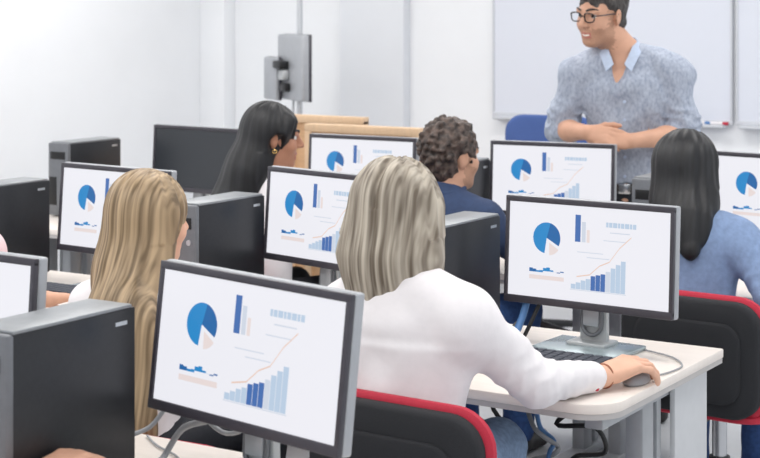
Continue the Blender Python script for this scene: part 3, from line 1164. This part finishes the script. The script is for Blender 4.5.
def eyes(g, root, brow='hblack', gaze=(0, 0)):
    for sx in (-1, 1):
        c = V3(sx * 0.032, 0.0735, 0.0095)
        b = bmesh.new()
        bmesh.ops.create_uvsphere(b, u_segments=24, v_segments=16, radius=0.0128 * g.hs)
        me = bpy.data.meshes.new('eye')
        gz = Vector((math.sin(R(gaze[0])), math.cos(R(gaze[0])), math.sin(R(gaze[1])))).normalized()
        for f in b.faces:
            a = f.calc_center_median().normalized().angle(gz)
            f.material_index = 2 if a < 0.2 else (1 if a < 0.5 else 0)
            f.smooth = True
        b.to_mesh(me)
        b.free()
        for m in ('eyew', 'iris', 'slot'):
            me.materials.append(M[m])
        mx = Matrix([list(r) for r in g.hr]).to_4x4()
        me.transform(Matrix.Translation(Vector(g.H(*c))) @ mx)
        link('eye', me, root)
        pts = [g.H(sx * 0.014, 0.0955, 0.030), g.H(sx * 0.03, 0.0925, 0.0365), g.H(sx * 0.046, 0.081, 0.036), g.H(sx * 0.055, 0.071, 0.030)]
        MB().tube(pts, lambda f: 0.0045 * g.hs * (1 - 0.5 * f), brow, seg=8).build('eyebrow', root)


def finger_nails(*a):
    pass


# ---- hair
def strands(g, seed, amp, freq, axis_h=True):
    """grooves that run along the fall of the hair"""
    rg = np.random.RandomState(seed)
    ph = rg.rand(6) * 6.28

    def post(P):
        p = (P - g.head) @ g.hr / g.hs
        th = np.arctan2(p[:, 0], np.where(p[:, 2] < -0.05, np.maximum(-p[:, 1], 0.09), -p[:, 1]))
        z = p[:, 2]
        a = th * freq + 0.35 * np.sin(z * 8 + ph[0]) + 0.4 * np.sin(z * 5 + th * 2 + ph[1])
        o = np.sin(a) * 0.6 + 0.45 * np.sin(a * 1.7 + ph[2] + 0.6 * np.sin(z * 4 + ph[5]))
        return amp * o
    return post


def hair_mesh(s, g, m, lo, hi, h=0.005, sm=0):
    lo, hi = np.asarray(lo, float), np.asarray(hi, float)
    c = np.array([g.H(x, y, z) for x in (lo[0], hi[0]) for y in (lo[1], hi[1]) for z in (lo[2], hi[2])])
    return mesh_sdf(s, c.min(0) - 0.03, c.max(0) + 0.03, h, 'hair', [m], None, sm)


def cap(s, g, t=0.016, front=0.06, brow=0.055):
    """hair on the skull, open at the face"""
    q, rt = g.hs, g.hr
    s.ell(g.H(0, -0.017, 0.036), (V3(0.077, 0.098, 0.088) + t) * q, rt, 0.02)


def open_face(s, g, front=0.045, half=0.066, top=0.075):
    s.ell(g.H(0, 0.145, -0.045), V3(half + 0.012, 0.10, top + 0.055) * g.hs, g.hr, 0.012, 'cut')


# ------------------------------------------------------------------ the people
def person(label, loc, rz=0):
    return thing('person', label, 'person', (loc[0], loc[1], 0), R(rz), 'people in the computer class')


# --- ash blonde woman, white blouse, right hand on the mouse
def build_ash_blonde():
    t = person('woman with ash blonde bob in a white blouse, hand on a mouse', (-1.975, 3.27))
    g = Fig(head=V3(-0.045, 0.05, 1.185), neck=V3(-0.02, 0.01, 1.035), hr=rotz(4) @ rotx(-4), tw=1.08, rw=1.06,
            shL=V3(-0.165, 0, 0.94), shR=V3(0.165, 0.0, 0.955), elR=V3(0.262, 0.185, 0.785), wrR=V3(0.335, 0.41, 0.766),
            elL=V3(-0.25, 0.18, 0.80), wrL=V3(-0.10, 0.42, 0.78), knR=V3(0.04, 0.40, 0.545), anR=V3(0.04, 0.37, 0.09), ftR=V3(0.05, 0.50, 0.035), knL=V3(-0.19, 0.40, 0.545), hdR=V3(0.40, 0.9, 0.20), palmR=V3(-0.12, 0.1, -1), curlR=(24, 30, 24), hq=1.16)
    link('body', make_body(g, 'body', 'skin', 0.0045), t)
    link('blouse', make_top(g, ['white'], 0.90, 0.50, 0.0055, 0.014, 0.007, 11, collar_h=0.02, loose=1.06), t)
    link('trousers', make_legs(g, 'jeansl'), t)
    shoes(g, t)
    eyes(g, t, 'hsilver')
    s = SDF()
    s.ell(g.H(0, -0.018, 0.036), V3(0.093, 0.114, 0.100), g.hr, 0.03)
    s.cone(g.H(0, -0.03, 0.02), g.H(0, -0.045, -0.10), 0.105, 0.122, 0.05, g.hr @ V3(0, 1, 0), 0.86)
    s.cone(g.H(0, -0.045, -0.10), g.H(0, -0.045, -0.165), 0.122, 0.098, 0.05, g.hr @ V3(0, 1, 0), 0.72)
    for sx in (-1, 1):
        s.cone(g.H(sx * 0.08, 0.0, 0.02), g.H(sx * 0.085, 0.02, -0.16), 0.032, 0.026, 0.03)
    open_face(s, g)
    base = strands(g, 5, 0.0042, 13)

    def post(P):
        p = (P - g.head) @ g.hr / g.hs
        return base(P) + 0.010 * np.exp(-(p[:, 0] / 0.008) ** 2) * (p[:, 2] > 0.02)
    s.post = post
    link('hair', hair_mesh(s, g, 'hsilver', (-0.19, -0.21, -0.32), (0.19, 0.15, 0.17), 0.0042), t)
    w = g.wrR + nrm(g.hdR) * -0.012
    d = nrm(g.wrR - g.elR)
    a, b = nrm(np.cross(d, V3(0, 0, 1))), None
    b = np.cross(a, d)
    w = g.wrR + d * 0.004
    ring = [w + (a * math.cos(x) * 0.031 + b * math.sin(x) * 0.029) for x in np.linspace(0, 2 * math.pi, 17)[:-1]]
    br = MB().tube(ring, 0.0028, 'cord', closed=True, sub=3, seg=8).build('bracelet', t)
    br['label'] = 'thin brown cord bracelet'
    c = g.elR + (g.wrR - g.elR) * 0.78 + a * 0.028 + b * -0.022
    MB().ball(c, 0.007, 'red').build('cuff_button', t)['label'] = 'small red cuff button'
    # collar band round the neck
    n0 = g.neck + V3(0, -0.008, 0.02)
    MB().tube([n0 + V3(0.066 * math.cos(x), 0.060 * math.sin(x), 0.006 * math.sin(x)) for x in np.linspace(0, 2 * math.pi, 25)[:-1]], 0.012, 'white', closed=True, sub=2).build('collar', t)
    return t


# --- woman with long golden hair, white top
def build_golden():
    t = person('woman with long straight golden hair in a white top, seen from behind', (-2.76, 3.22))
    g = Fig(head=V3(0.0, 0.05, 1.122), neck=V3(0, 0.01, 0.99), hr=rotz(-14) @ rotx(-2), tw=0.94, rw=0.92, hs=0.97,
            chest=V3(0, 0, 0.83), shL=V3(-0.15, 0, 0.89), shR=V3(0.15, 0, 0.89), elL=V3(-0.21, 0.14, 0.75), elR=V3(0.21, 0.15, 0.775),
            wrL=V3(-0.15, 0.36, 0.77), wrR=V3(0.13, 0.37, 0.77))
    link('body', make_body(g, 'body', 'skin', 0.0055), t)
    link('top', make_top(g, ['white'], 0.3, 0.52, 0.007, 0.012, 0.004, 21), t)
    link('trousers', make_legs(g, 'slacks'), t)
    shoes(g, t)
    eyes(g, t, 'hblonde')
    s = SDF()
    s.ell(g.H(0, -0.016, 0.036), V3(0.090, 0.112, 0.098) * g.hs, g.hr, 0.03)
    back = V3(0, -0.055, 0)
    s.cone(g.H(0, -0.03, 0.03), g.H(0.0, -0.065, -0.12), 0.098, 0.100, 0.05, g.hr @ V3(0, 1, 0), 0.85)
    s.cone(g.H(0, -0.065, -0.12), V3(0.035, -0.115, 0.86), 0.100, 0.106, 0.05, V3(0, 1, 0), 0.5)
    s.cone(V3(0.035, -0.115, 0.86), V3(0.065, -0.145, 0.63), 0.106, 0.114, 0.05, V3(0, 1, 0), 0.42)
    for sx in (-1, 1):
        s.cone(g.H(sx * 0.075, -0.01, 0.03), g.H(sx * 0.084, -0.02, -0.20), 0.026, 0.024, 0.03)
    open_face(s, g)
    s.post = strands(g, 8, 0.0035, 15)
    link('hair', hair_mesh(s, g, 'hblonde', (-0.19, -0.26, -0.62), (0.19, 0.15, 0.17), 0.0048), t)
    return t


# --- woman with long black hair, turned right
def build_black_profile():
    t = person('woman with long black hair in profile, gold earring, in white', (-3.69, 5.02))
    g = Fig(head=V3(0.03, 0.05, 1.185), hr=rotz(-46) @ rotx(-4), neck=V3(0.01, 0.01, 1.04), shL=V3(-0.14, 0, 0.93), shR=V3(0.14, 0, 0.93), chest=V3(0, 0, 0.86))
    link('body', make_body(g, 'body', 'skinb', 0.005), t)
    link('top', make_top(g, ['white'], 0.9, 0.52, 0.008, 0.012, 0.004, 31), t)
    link('trousers', make_legs(g, 'slacks'), t)
    shoes(g, t)
    eyes(g, t, 'hblack')
    s = SDF()
    s.ell(g.H(0, -0.018, 0.038), V3(0.091, 0.113, 0.100), g.hr, 0.03)
    f = g.hr @ V3(0, 1, 0)
    s.cone(g.H(0, -0.035, 0.03), V3(-0.035, -0.03, 1.065), 0.095, 0.098, 0.05, f, 0.8)
    s.cone(V3(-0.035, -0.03, 1.065), V3(-0.085, -0.10, 0.84), 0.10, 0.125, 0.05, V3(0.2, 1, 0), 0.7)
    s.cone(g.H(0.062, 0.05, 0.075), g.H(0.086, 0.02, 0.01), 0.024, 0.012, 0.03)
    s.cone(g.H(-0.062, 0.05, 0.075), g.H(-0.09, 0.01, -0.10), 0.024, 0.02, 0.03)
    open_face(s, g)
    s.ell(g.H(0.10, 0.005, -0.02), V3(0.035, 0.035, 0.042), g.hr, 0.012, 'cut')
    s.post = strands(g, 12, 0.003, 14)
    link('hair', hair_mesh(s, g, 'hblack', (-0.17, -0.28, -0.48), (0.17, 0.14, 0.17), 0.005), t)
    c = g.H(0.086, -0.006, -0.046)
    MB().tube([c + V3(0.007 * math.cos(a), 0.004 * math.cos(a), 0.007 * math.sin(a)) for a in np.linspace(0, 6.2832, 13)[:-1]], 0.0024, 'gold', closed=True, sub=2, seg=8).build('earring', t)
    return t


# --- curly haired man in navy
def build_curly():
    t = person('man with short curly dark hair in a navy shirt, seen from behind', (-2.87, 5.02))
    g = Fig(head=V3(0.015, 0.05, 1.15), neck=V3(0.005, 0.012, 1.015), hr=rotz(-22) @ rotx(-3), rw=1.06, tw=1.05, chest=V3(0, 0, 0.86), shL=V3(-0.165, 0, 0.93), shR=V3(0.165, 0, 0.925),
            elL=V3(-0.25, 0.16, 0.80), elR=V3(0.25, 0.16, 0.80), fem=False)
    link('body', make_body(g, 'body', 'skint', 0.005, male=True, stub=True), t)
    link('shirt', make_top(g, ['navy'], 0.93, 0.52, 0.007, 0.014, 0.005, 41, collar_h=0.015), t)
    link('trousers', make_legs(g, 'jeans'), t)
    shoes(g, t)
    eyes(g, t, 'hcurl')
    s = SDF()
    s.ell(g.H(0, -0.02, 0.040), V3(0.092, 0.112, 0.104), g.hr, 0.02)
    s.ell(g.H(0, -0.055, -0.035), V3(0.073, 0.055, 0.065), g.hr, 0.03)
    s.ell(g.H(0, 0.14, -0.045), V3(0.10, 0.085, 0.13), g.hr, 0.012, 'cut')
    for sx in (-1, 1):
        s.ell(g.H(sx * 0.10, -0.004, -0.03), V3(0.042, 0.042, 0.055), g.hr, 0.012, 'cut')
    rg = np.random.RandomState(2)
    for i in range(230):
        u = rg.normal(size=3)
        u = nrm(u)
        if u[2] < -0.55 or (u[1] > 0.45 and u[2] < 0.45) or (u[1] > 0.0 and u[2] < 0.1):
            continue
        if abs(u[0]) > 0.7 and u[2] < 0.12 and u[1] > -0.4:
            continue
        c = V3(0, -0.02, 0.035) + u * V3(0.092, 0.112, 0.104)
        r = 0.009 + 0.008 * rg.rand()
        s.ell(g.H(*c), (r, r, r), g.hr, 0.005)
    s.post = lambda P: 0.004 * waves(P, 210, 12, 3)
    link('hair', hair_mesh(s, g, 'hcurl', (-0.14, -0.17, -0.13), (0.14, 0.13, 0.18), 0.0045), t)
    n0 = g.neck + V3(0, -0.008, 0.018)
    MB().tube([n0 + V3(0.072 * math.cos(x), 0.066 * math.sin(x), 0.01 * math.sin(x)) for x in np.linspace(0, 2 * math.pi, 25)[:-1]], 0.013, 'navy', closed=True, sub=2).build('collar', t)
    return t


# --- woman in a light blue shirt at right
def build_light_blue():
    t = person('woman with straight black hair in a light blue shirt, at right', (-1.93, 5.0))
    g = Fig(head=V3(-0.02, 0.06, 1.14), neck=V3(0.0, 0.02, 1.0), hr=rotz(6) @ rotx(-8), shL=V3(-0.17, 0.02, 0.94), shR=V3(0.175, 0.02, 0.93),
            elR=V3(0.32, -0.06, 0.775), wrR=V3(0.31, 0.19, 0.775), elL=V3(-0.23, 0.18, 0.79), chest=V3(0, 0, 0.87), tw=1.05)
    link('body', make_body(g, 'body', 'skin', 0.007), t)
    link('shirt', make_top(g, ['denim'], 0.93, 0.50, 0.006, 0.014, 0.006, 51, collar_h=0.01), t)
    link('trousers', make_legs(g, 'jeans'), t)
    shoes(g, t)
    eyes(g, t, 'hblack')
    s = SDF()
    s.ell(g.H(0, -0.018, 0.036), V3(0.094, 0.115, 0.101), g.hr, 0.03)
    f = g.hr @ V3(0, 1, 0)
    s.cone(g.H(0, -0.03, 0.03), g.H(0.01, -0.055, -0.10), 0.103, 0.104, 0.05, f, 0.82)
    s.cone(g.H(0.01, -0.055, -0.10), V3(0.02, -0.075, 0.985), 0.104, 0.085, 0.05, f, 0.62)
    s.cone(V3(0.035, -0.085, 0.985), V3(0.065, -0.125, 0.915), 0.07, 0.035, 0.04, f, 0.6)
    open_face(s, g)
    s.post = strands(g, 15, 0.003, 14)
    link('hair', hair_mesh(s, g, 'hblack', (-0.18, -0.22, -0.36), (0.19, 0.14, 0.17), 0.005), t)
    n0 = g.neck + V3(0, -0.008, 0.01)
    MB().tube([n0 + V3(0.07 * math.cos(x), 0.062 * math.sin(x), 0.008 * math.sin(x)) for x in np.linspace(0, 2 * math.pi, 25)[:-1]], 0.013, 'denim', closed=True, sub=2).build('collar', t)
    return t


# --- person in pink, mostly beyond the left edge
def build_pink():
    t = person('person in a pale pink top whose arm reaches in at the left edge', (-3.575, 3.25))
    g = Fig(elR=V3(0.12, 0.15, 0.815), wrR=V3(0.125, 0.34, 0.80), hdR=V3(0.12, 1, -0.05), shR=V3(0.175, 0.02, 0.985))
    link('body', make_body(g, 'body', 'skint', 0.0055), t)
    link('top', make_top(g, ['pink'], 0.42, 0.52, 0.007, 0.012, 0.004, 61), t)
    link('trousers', make_legs(g, 'jeans'), t)
    shoes(g, t)
    eyes(g, t)
    s = SDF()
    s.ell(g.H(0, -0.018, 0.036), V3(0.092, 0.113, 0.100), g.hr, 0.03)
    s.cone(g.H(0, -0.04, 0.0), g.H(0, -0.055, -0.12), 0.095, 0.08, 0.05, g.flat, 0.8)
    open_face(s, g)
    s.post = strands(g, 18, 0.003, 14)
    link('hair', hair_mesh(s, g, 'hcurl', (-0.16, -0.2, -0.26), (0.16, 0.14, 0.17), 0.006), t)


# --- the front row user whose left hand shows at the bottom edge
def build_front_user():
    t = person('person beyond the bottom edge, only a hand showing beside the nearest tower', (-1.93, 1.53))
    g = Fig(elL=V3(-0.235, 0.36, 0.80), wrL=V3(-0.198, 0.665, 0.805), hdL=V3(0.05, 1, 0.22), palmL=V3(0, 0.15, -1), curlL=(36, 30, 22), hq=1.08, shL=V3(-0.17, 0.08, 0.985),
            shR=V3(0.165, 0.04, 0.985))
    link('body', make_body(g, 'body', 'skint', 0.0055), t)
    link('top', make_top(g, ['white'], 0.45, 0.52, 0.008, 0.012, 0.004, 71), t)
    link('trousers', make_legs(g, 'jeans'), t)
    shoes(g, t)
    eyes(g, t)
    s = SDF()
    s.ell(g.H(0, -0.018, 0.036), V3(0.090, 0.111, 0.098), g.hr, 0.03)
    s.ell(g.H(0, 0.14, -0.045), V3(0.10, 0.085, 0.13), g.hr, 0.012, 'cut')
    s.post = strands(g, 19, 0.003, 14)
    link('hair', hair_mesh(s, g, 'hcurl', (-0.13, -0.17, -0.1), (0.13, 0.13, 0.17), 0.006), t)


# --- the standing man
def build_standing():
    # faces the class: +Y of his own frame looks at the camera side, turned a little to picture left
    t = person('smiling standing man with glasses in a grey blue shirt, arms folded low', (-2.66, 6.22), 32 + 180 - 14)
    k = 1.03
    g = Fig(fem=False, hs=1.08, rw=1.14, tw=1.1, ratio=0.62,
            head=V3(0.105, 0.06, 1.668), neck=V3(0.025, 0.0, 1.53), hr=rotz(-36) @ rotx(-8) @ roty(-4), chest=V3(0, 0, 1.34), waist=V3(0, 0, 1.12), pelvis=V3(0, 0, 0.95),
            shL=V3(-0.19, -0.01, 1.425), shR=V3(0.205, -0.01, 1.42),
            elL=V3(-0.238, 0.02, 1.17), elR=V3(0.28, 0.02, 1.18),
            wrL=V3(-0.03, 0.215, 1.155), wrR=V3(0.14, 0.20, 1.185),
            hdL=V3(0.9, 0.2, 0.05), hdR=V3(-0.9, 0.3, -0.1), palmL=V3(0.05, -0.8, -0.5), palmR=V3(0, -0.9, -0.4),
            curlL=(30, 30, 24), curlR=(28, 34, 26),
            hipL=V3(-0.095, 0, 0.93), hipR=V3(0.095, 0, 0.93), knL=V3(-0.11, 0.01, 0.50), knR=V3(0.11, 0.03, 0.50),
            anL=V3(-0.12, -0.02, 0.09), anR=V3(0.13, 0.0, 0.09), ftL=V3(-0.14, 0.12, 0.035), ftR=V3(0.16, 0.14, 0.035))
    link('body', make_body(g, 'body', 'skint', 0.0042, male=True, stub=True), t)

    def vn(s):
        n = g.neck
        s.cone(n + V3(0.004, 0.09, 0.03), n + V3(0.012, 0.135, -0.19), 0.060, 0.016, 0.006, mode='cut')
        s.cone(n + V3(0.0, 0.0, 0.03), n + V3(0.0, 0.03, -0.01), 0.062, 0.055, 0.006, mode='cut')
    link('shirt', make_top(g, ['cham'], 0.5, 0.968, 0.005, 0.012, 0.0125, 81, vneck=vn, collar_h=0.0, loose=1.03, cuff=0.004), t)
    link('trousers', make_legs(g, 'slacks', 0.008, top=0.985), t)
    shoes(g, t)
    eyes(g, t, 'hshort', (0, -6))
    s = SDF()
    s.ell(g.H(0, -0.022, 0.044), V3(0.085, 0.104, 0.094) * g.hs, g.hr, 0.02)
    s.ell(g.H(0, 0.012, 0.105), V3(0.07, 0.09, 0.045) * g.hs, g.hr, 0.02)
    s.ell(g.H(0, -0.055, -0.035), V3(0.068, 0.05, 0.05) * g.hs, g.hr, 0.03)
    s.ell(g.H(0, 0.150, -0.035), V3(0.115, 0.098, 0.118) * g.hs, g.hr, 0.012, 'cut')
    for sx in (-1, 1):
        s.ell(g.H(sx * 0.10, 0.0, -0.04), V3(0.04, 0.046, 0.055) * g.hs, g.hr, 0.012, 'cut')
    s.post = lambda P: 0.003 * waves(P, 190, 10, 4, (1, 1, 0.6))
    link('hair', hair_mesh(s, g, 'hshort', (-0.13, -0.17, -0.13), (0.13, 0.14, 0.18), 0.0045), t)
    # spectacles
    gl = MB()
    H = g.H
    for sx in (-1, 1):
        ring = [H(sx * 0.034 + 0.025 * math.copysign(abs(math.cos(a)) ** 0.7, math.cos(a)), 0.1085 - 0.006 * abs(math.cos(a)), 0.006 + 0.0175 * math.copysign(abs(math.sin(a)) ** 0.7, math.sin(a)))
                for a in np.linspace(0, 6.2832, 21)[:-1]]
        gl.tube(ring, 0.0028, 'glass', closed=True, sub=2, seg=8)
        gl.tube([H(sx * 0.058, 0.104, 0.014), H(sx * 0.075, 0.085, 0.014), H(sx * 0.080, 0.02, 0.012), H(sx * 0.082, -0.008, 0.006)], 0.0026, 'glass', seg=8)
    gl.tube([H(-0.010, 0.110, 0.010), H(0, 0.113, 0.014), H(0.010, 0.110, 0.010)], 0.0026, 'glass', seg=8)
    go = gl.build('spectacles', t)
    go['label'] = 'dark framed spectacles'
    # smile: teeth between the lips
    MB().tube([H(-0.021, 0.0825, -0.062), H(-0.011, 0.0905, -0.0655), H(0, 0.0935, -0.0668), H(0.011, 0.0905, -0.0655), H(0.021, 0.0825, -0.062)], 0.0034, 'teeth', seg=8).build('teeth', t)
    # collar: two pointed flaps standing round the open neck
    for sx in (-1, 1):
        n = g.neck
        inner = [n + V3(sx * 0.010, -0.070, 0.045), n + V3(sx * 0.055, -0.045, 0.045), n + V3(sx * 0.070, 0.005, 0.03), n + V3(sx * 0.052, 0.062, 0.008), n + V3(sx * 0.022, 0.106, -0.065)]
        outer = [n + V3(sx * 0.010, -0.085, 0.012), n + V3(sx * 0.068, -0.058, 0.008), n + V3(sx * 0.090, 0.008, 0.0), n + V3(sx * 0.082, 0.075, -0.03), n + V3(sx * 0.052, 0.122, -0.095)]
        bm = bmesh.new()
        A = [bm.verts.new(Vector(p)) for p in inner]
        Bv = [bm.verts.new(Vector(p)) for p in outer]
        for i in range(4):
            bm.faces.new([A[i], A[i + 1], Bv[i + 1], Bv[i]])
        bmesh.ops.recalc_face_normals(bm, faces=bm.faces)
        bmesh.ops.subdivide_edges(bm, edges=bm.edges[:], cuts=2, use_grid_fill=True, smooth=0.3)
        bmesh.ops.solidify(bm, geom=bm.faces[:], thickness=0.006)
        m_ = MB()
        m_.add(bm, 'chamin')
        m_.build('collar', t)
    # placket, buttons, chest pocket
    for z, y in ((1.31, 0.131), (1.235, 0.127), (1.16, 0.118), (1.08, 0.112), (1.0, 0.116)):
        MB().cyl((0.0, y, z), (0.0, y + 0.008, z), 0.0065, 'chamin', seg=12).build('button', t)
    MB().tube([(0.178 * math.cos(a), 0.112 * math.sin(a), 0.95) for a in np.linspace(0, 6.2832, 33)[:-1]], 0.019, 'belt', closed=True, sub=1, seg=8).build('belt', t)
    MB().box((0, 0.130, 0.95), (0.05, 0.012, 0.042), 'chrome', 0.004).build('buckle', t)


build_standing()
build_ash_blonde()
build_golden()
build_black_profile()
build_curly()
build_light_blue()
build_pink()
build_front_user()


# ------------------------------------------------------------------ small things on the desks
def make_keyboard():
    t = link('keyboard', None)
    MB().box((0, 0, 0.009), (0.43, 0.135, 0.014), 'black', 0.004).build('tray', t)
    kb = MB()
    for r_ in range(5):
        for c_ in range(15):
            kb.box((-0.195 + c_ * 0.0279, -0.048 + r_ * 0.024, 0.018), (0.024, 0.020, 0.007), 'keys', 0.002, seg=1)
    kb.build('keys', t)
    return t


kb0 = make_keyboard()
KB = [(-1.86, 3.905, 0, 'dark keyboard on the desk under the white sleeve'), (-3.72, 3.98, 0, 'dark keyboard at left below the monitor beside golden hair'),
      (-1.86, 2.12, 3, 'dark keyboard before the nearest monitor, front row')]
for i, (x, y, rz, lb) in enumerate(KB):
    o = kb0 if i == 0 else copy_tree(kb0)
    o.location = (x, y, 0.73)
    o.rotation_euler = (0, 0, R(rz))
    tag(o, lb, 'keyboard', 'keyboards on the desks')


def make_mouse():
    t = link('computer_mouse', None)
    s = SDF()
    s.ell((0, 0, 0.006), (0.031, 0.056, 0.028), None, 0.01)
    s.half((0, 0, 0.0008), (0, 0, -1), 0.003)
    link('shell', mesh_sdf(s, (-0.05, -0.08, -0.02), (0.05, 0.08, 0.06), 0.0035, 'shell', ['mouse']), t)
    MB().cyl((-0.004, 0.03, 0.031), (0.004, 0.03, 0.031), 0.007, 'black', seg=14).build('wheel', t)
    return t


m0 = make_mouse()
MS = [(-1.600, 3.80, 0, 'grey mouse under the hand of the ash blonde woman', [(0, 0.05, 0.01), (0.02, 0.10, 0.004), (0.035, 0.17, 0.004), (0.03, 0.24, 0.004), (-0.03, 0.32, 0.004), (-0.13, 0.37, 0.004), (-0.2, 0.42, 0.004)]),
      (-3.46, 3.735, 0, 'grey mouse under the hand reaching in at the left edge', [(0, 0.05, 0.01), (-0.02, 0.16, 0.004), (0.02, 0.3, 0.004)]),
      (-2.122, 2.315, 0, 'grey mouse under the hand beside the nearest tower', [(0, 0.05, 0.01), (0.03, 0.16, 0.004), (0.06, 0.26, 0.004)])]
for i, (x, y, rz, lb, cb) in enumerate(MS):
    o = m0 if i == 0 else copy_tree(m0)
    o.location = (x, y, 0.73)
    o.rotation_euler = (0, 0, R(rz))
    tag(o, lb, 'mouse', 'mice on the desks')
    MB().tube(cb, 0.0024, 'cableg', seg=8).build('cord', o)


def cable(pts, r, m, label):
    return tag(MB().tube(pts, r, m, seg=10).build('cable'), label, 'cable', 'cables on and under the desks')


# behind and below the sharp monitor
cable([(-1.96, 4.14, 0.93), (-2.0, 4.13, 0.90), (-2.03, 4.11, 0.84), (-2.05, 4.08, 0.775), (-2.08, 4.10, 0.742), (-2.16, 4.2, 0.74), (-2.2, 4.3, 0.738)], 0.006, 'cableb',
      'black cable with plug dropping behind the sharp monitor')
cable([(-2.06, 4.15, 0.96), (-2.07, 4.13, 0.88), (-2.075, 4.09, 0.80), (-2.08, 4.02, 0.742), (-2.12, 3.97, 0.738), (-2.17, 4.0, 0.738)], 0.011, 'cablebl',
      'thick blue cable hanging under the sharp monitor')
# nearest monitor
cable([(-2.0, 2.56, 0.85), (-2.06, 2.60, 0.83), (-2.13, 2.62, 0.80), (-2.16, 2.60, 0.745), (-2.12, 2.52, 0.738), (-2.0, 2.46, 0.738)], 0.007, 'cableg',
      'grey cable looping beside the nearest monitor base')
cable([(-1.9, 2.57, 0.84), (-1.97, 2.63, 0.82), (-2.07, 2.68, 0.79), (-2.17, 2.66, 0.85), (-2.20, 2.6, 0.80), (-2.22, 2.54, 0.79)], 0.005, 'cableg',
      'thin grey cable running from nearest monitor to the tower')
# left monitor
cable([(-3.70, 4.2, 0.88), (-3.74, 4.2, 0.82), (-3.74, 4.15, 0.75), (-3.66, 4.1, 0.738), (-3.56, 4.12, 0.738)], 0.008, 'cableb',
      'black cable under the left monitor beside the golden hair')
cable([(-3.62, 4.2, 0.88), (-3.60, 4.22, 0.80), (-3.64, 4.18, 0.745), (-3.75, 4.16, 0.738)], 0.006, 'cablebl',
      'blue cable under the left monitor beside the golden hair')
# under the middle monitor and beneath the second row
for i, (m, dx, lb) in enumerate((('cableb', 0.0, 'black cable tangled under the monitor beside the ash blonde hair'), ('cablebl', 0.06, 'blue cable tangled under the monitor beside the ash blonde hair'))):
    cable([(-2.72 + dx, 4.22, 0.87), (-2.68 + dx, 4.24, 0.81), (-2.74 + dx, 4.22, 0.745), (-2.66 + dx, 4.26, 0.738)], 0.009, m, lb)
rc = random.Random(5)
for i, (m, x0, lb) in enumerate((('cableb', -2.13, 'black cable coiled under the desk, left of the grey leg'), ('cableg', -2.05, 'grey cable sagging under the desk of the ash blonde woman'),
                                 ('cablebl', -1.98, 'blue cable sagging under the desk of the ash blonde woman'), ('cableb', -1.9, 'black cable looping under the desk near the blue one'))):
    pts = [(x0, 4.15, 0.66)]
    for q in range(7):
        pts.append((x0 + rc.uniform(-0.06, 0.06), 4.12 + rc.uniform(-0.05, 0.05), 0.60 - 0.05 * q + rc.uniform(-0.05, 0.04)))
    pts.append((x0 + 0.03, 4.13, 0.02 if i % 2 == 0 else 0.012))
    cable(pts, 0.007, m, lb)
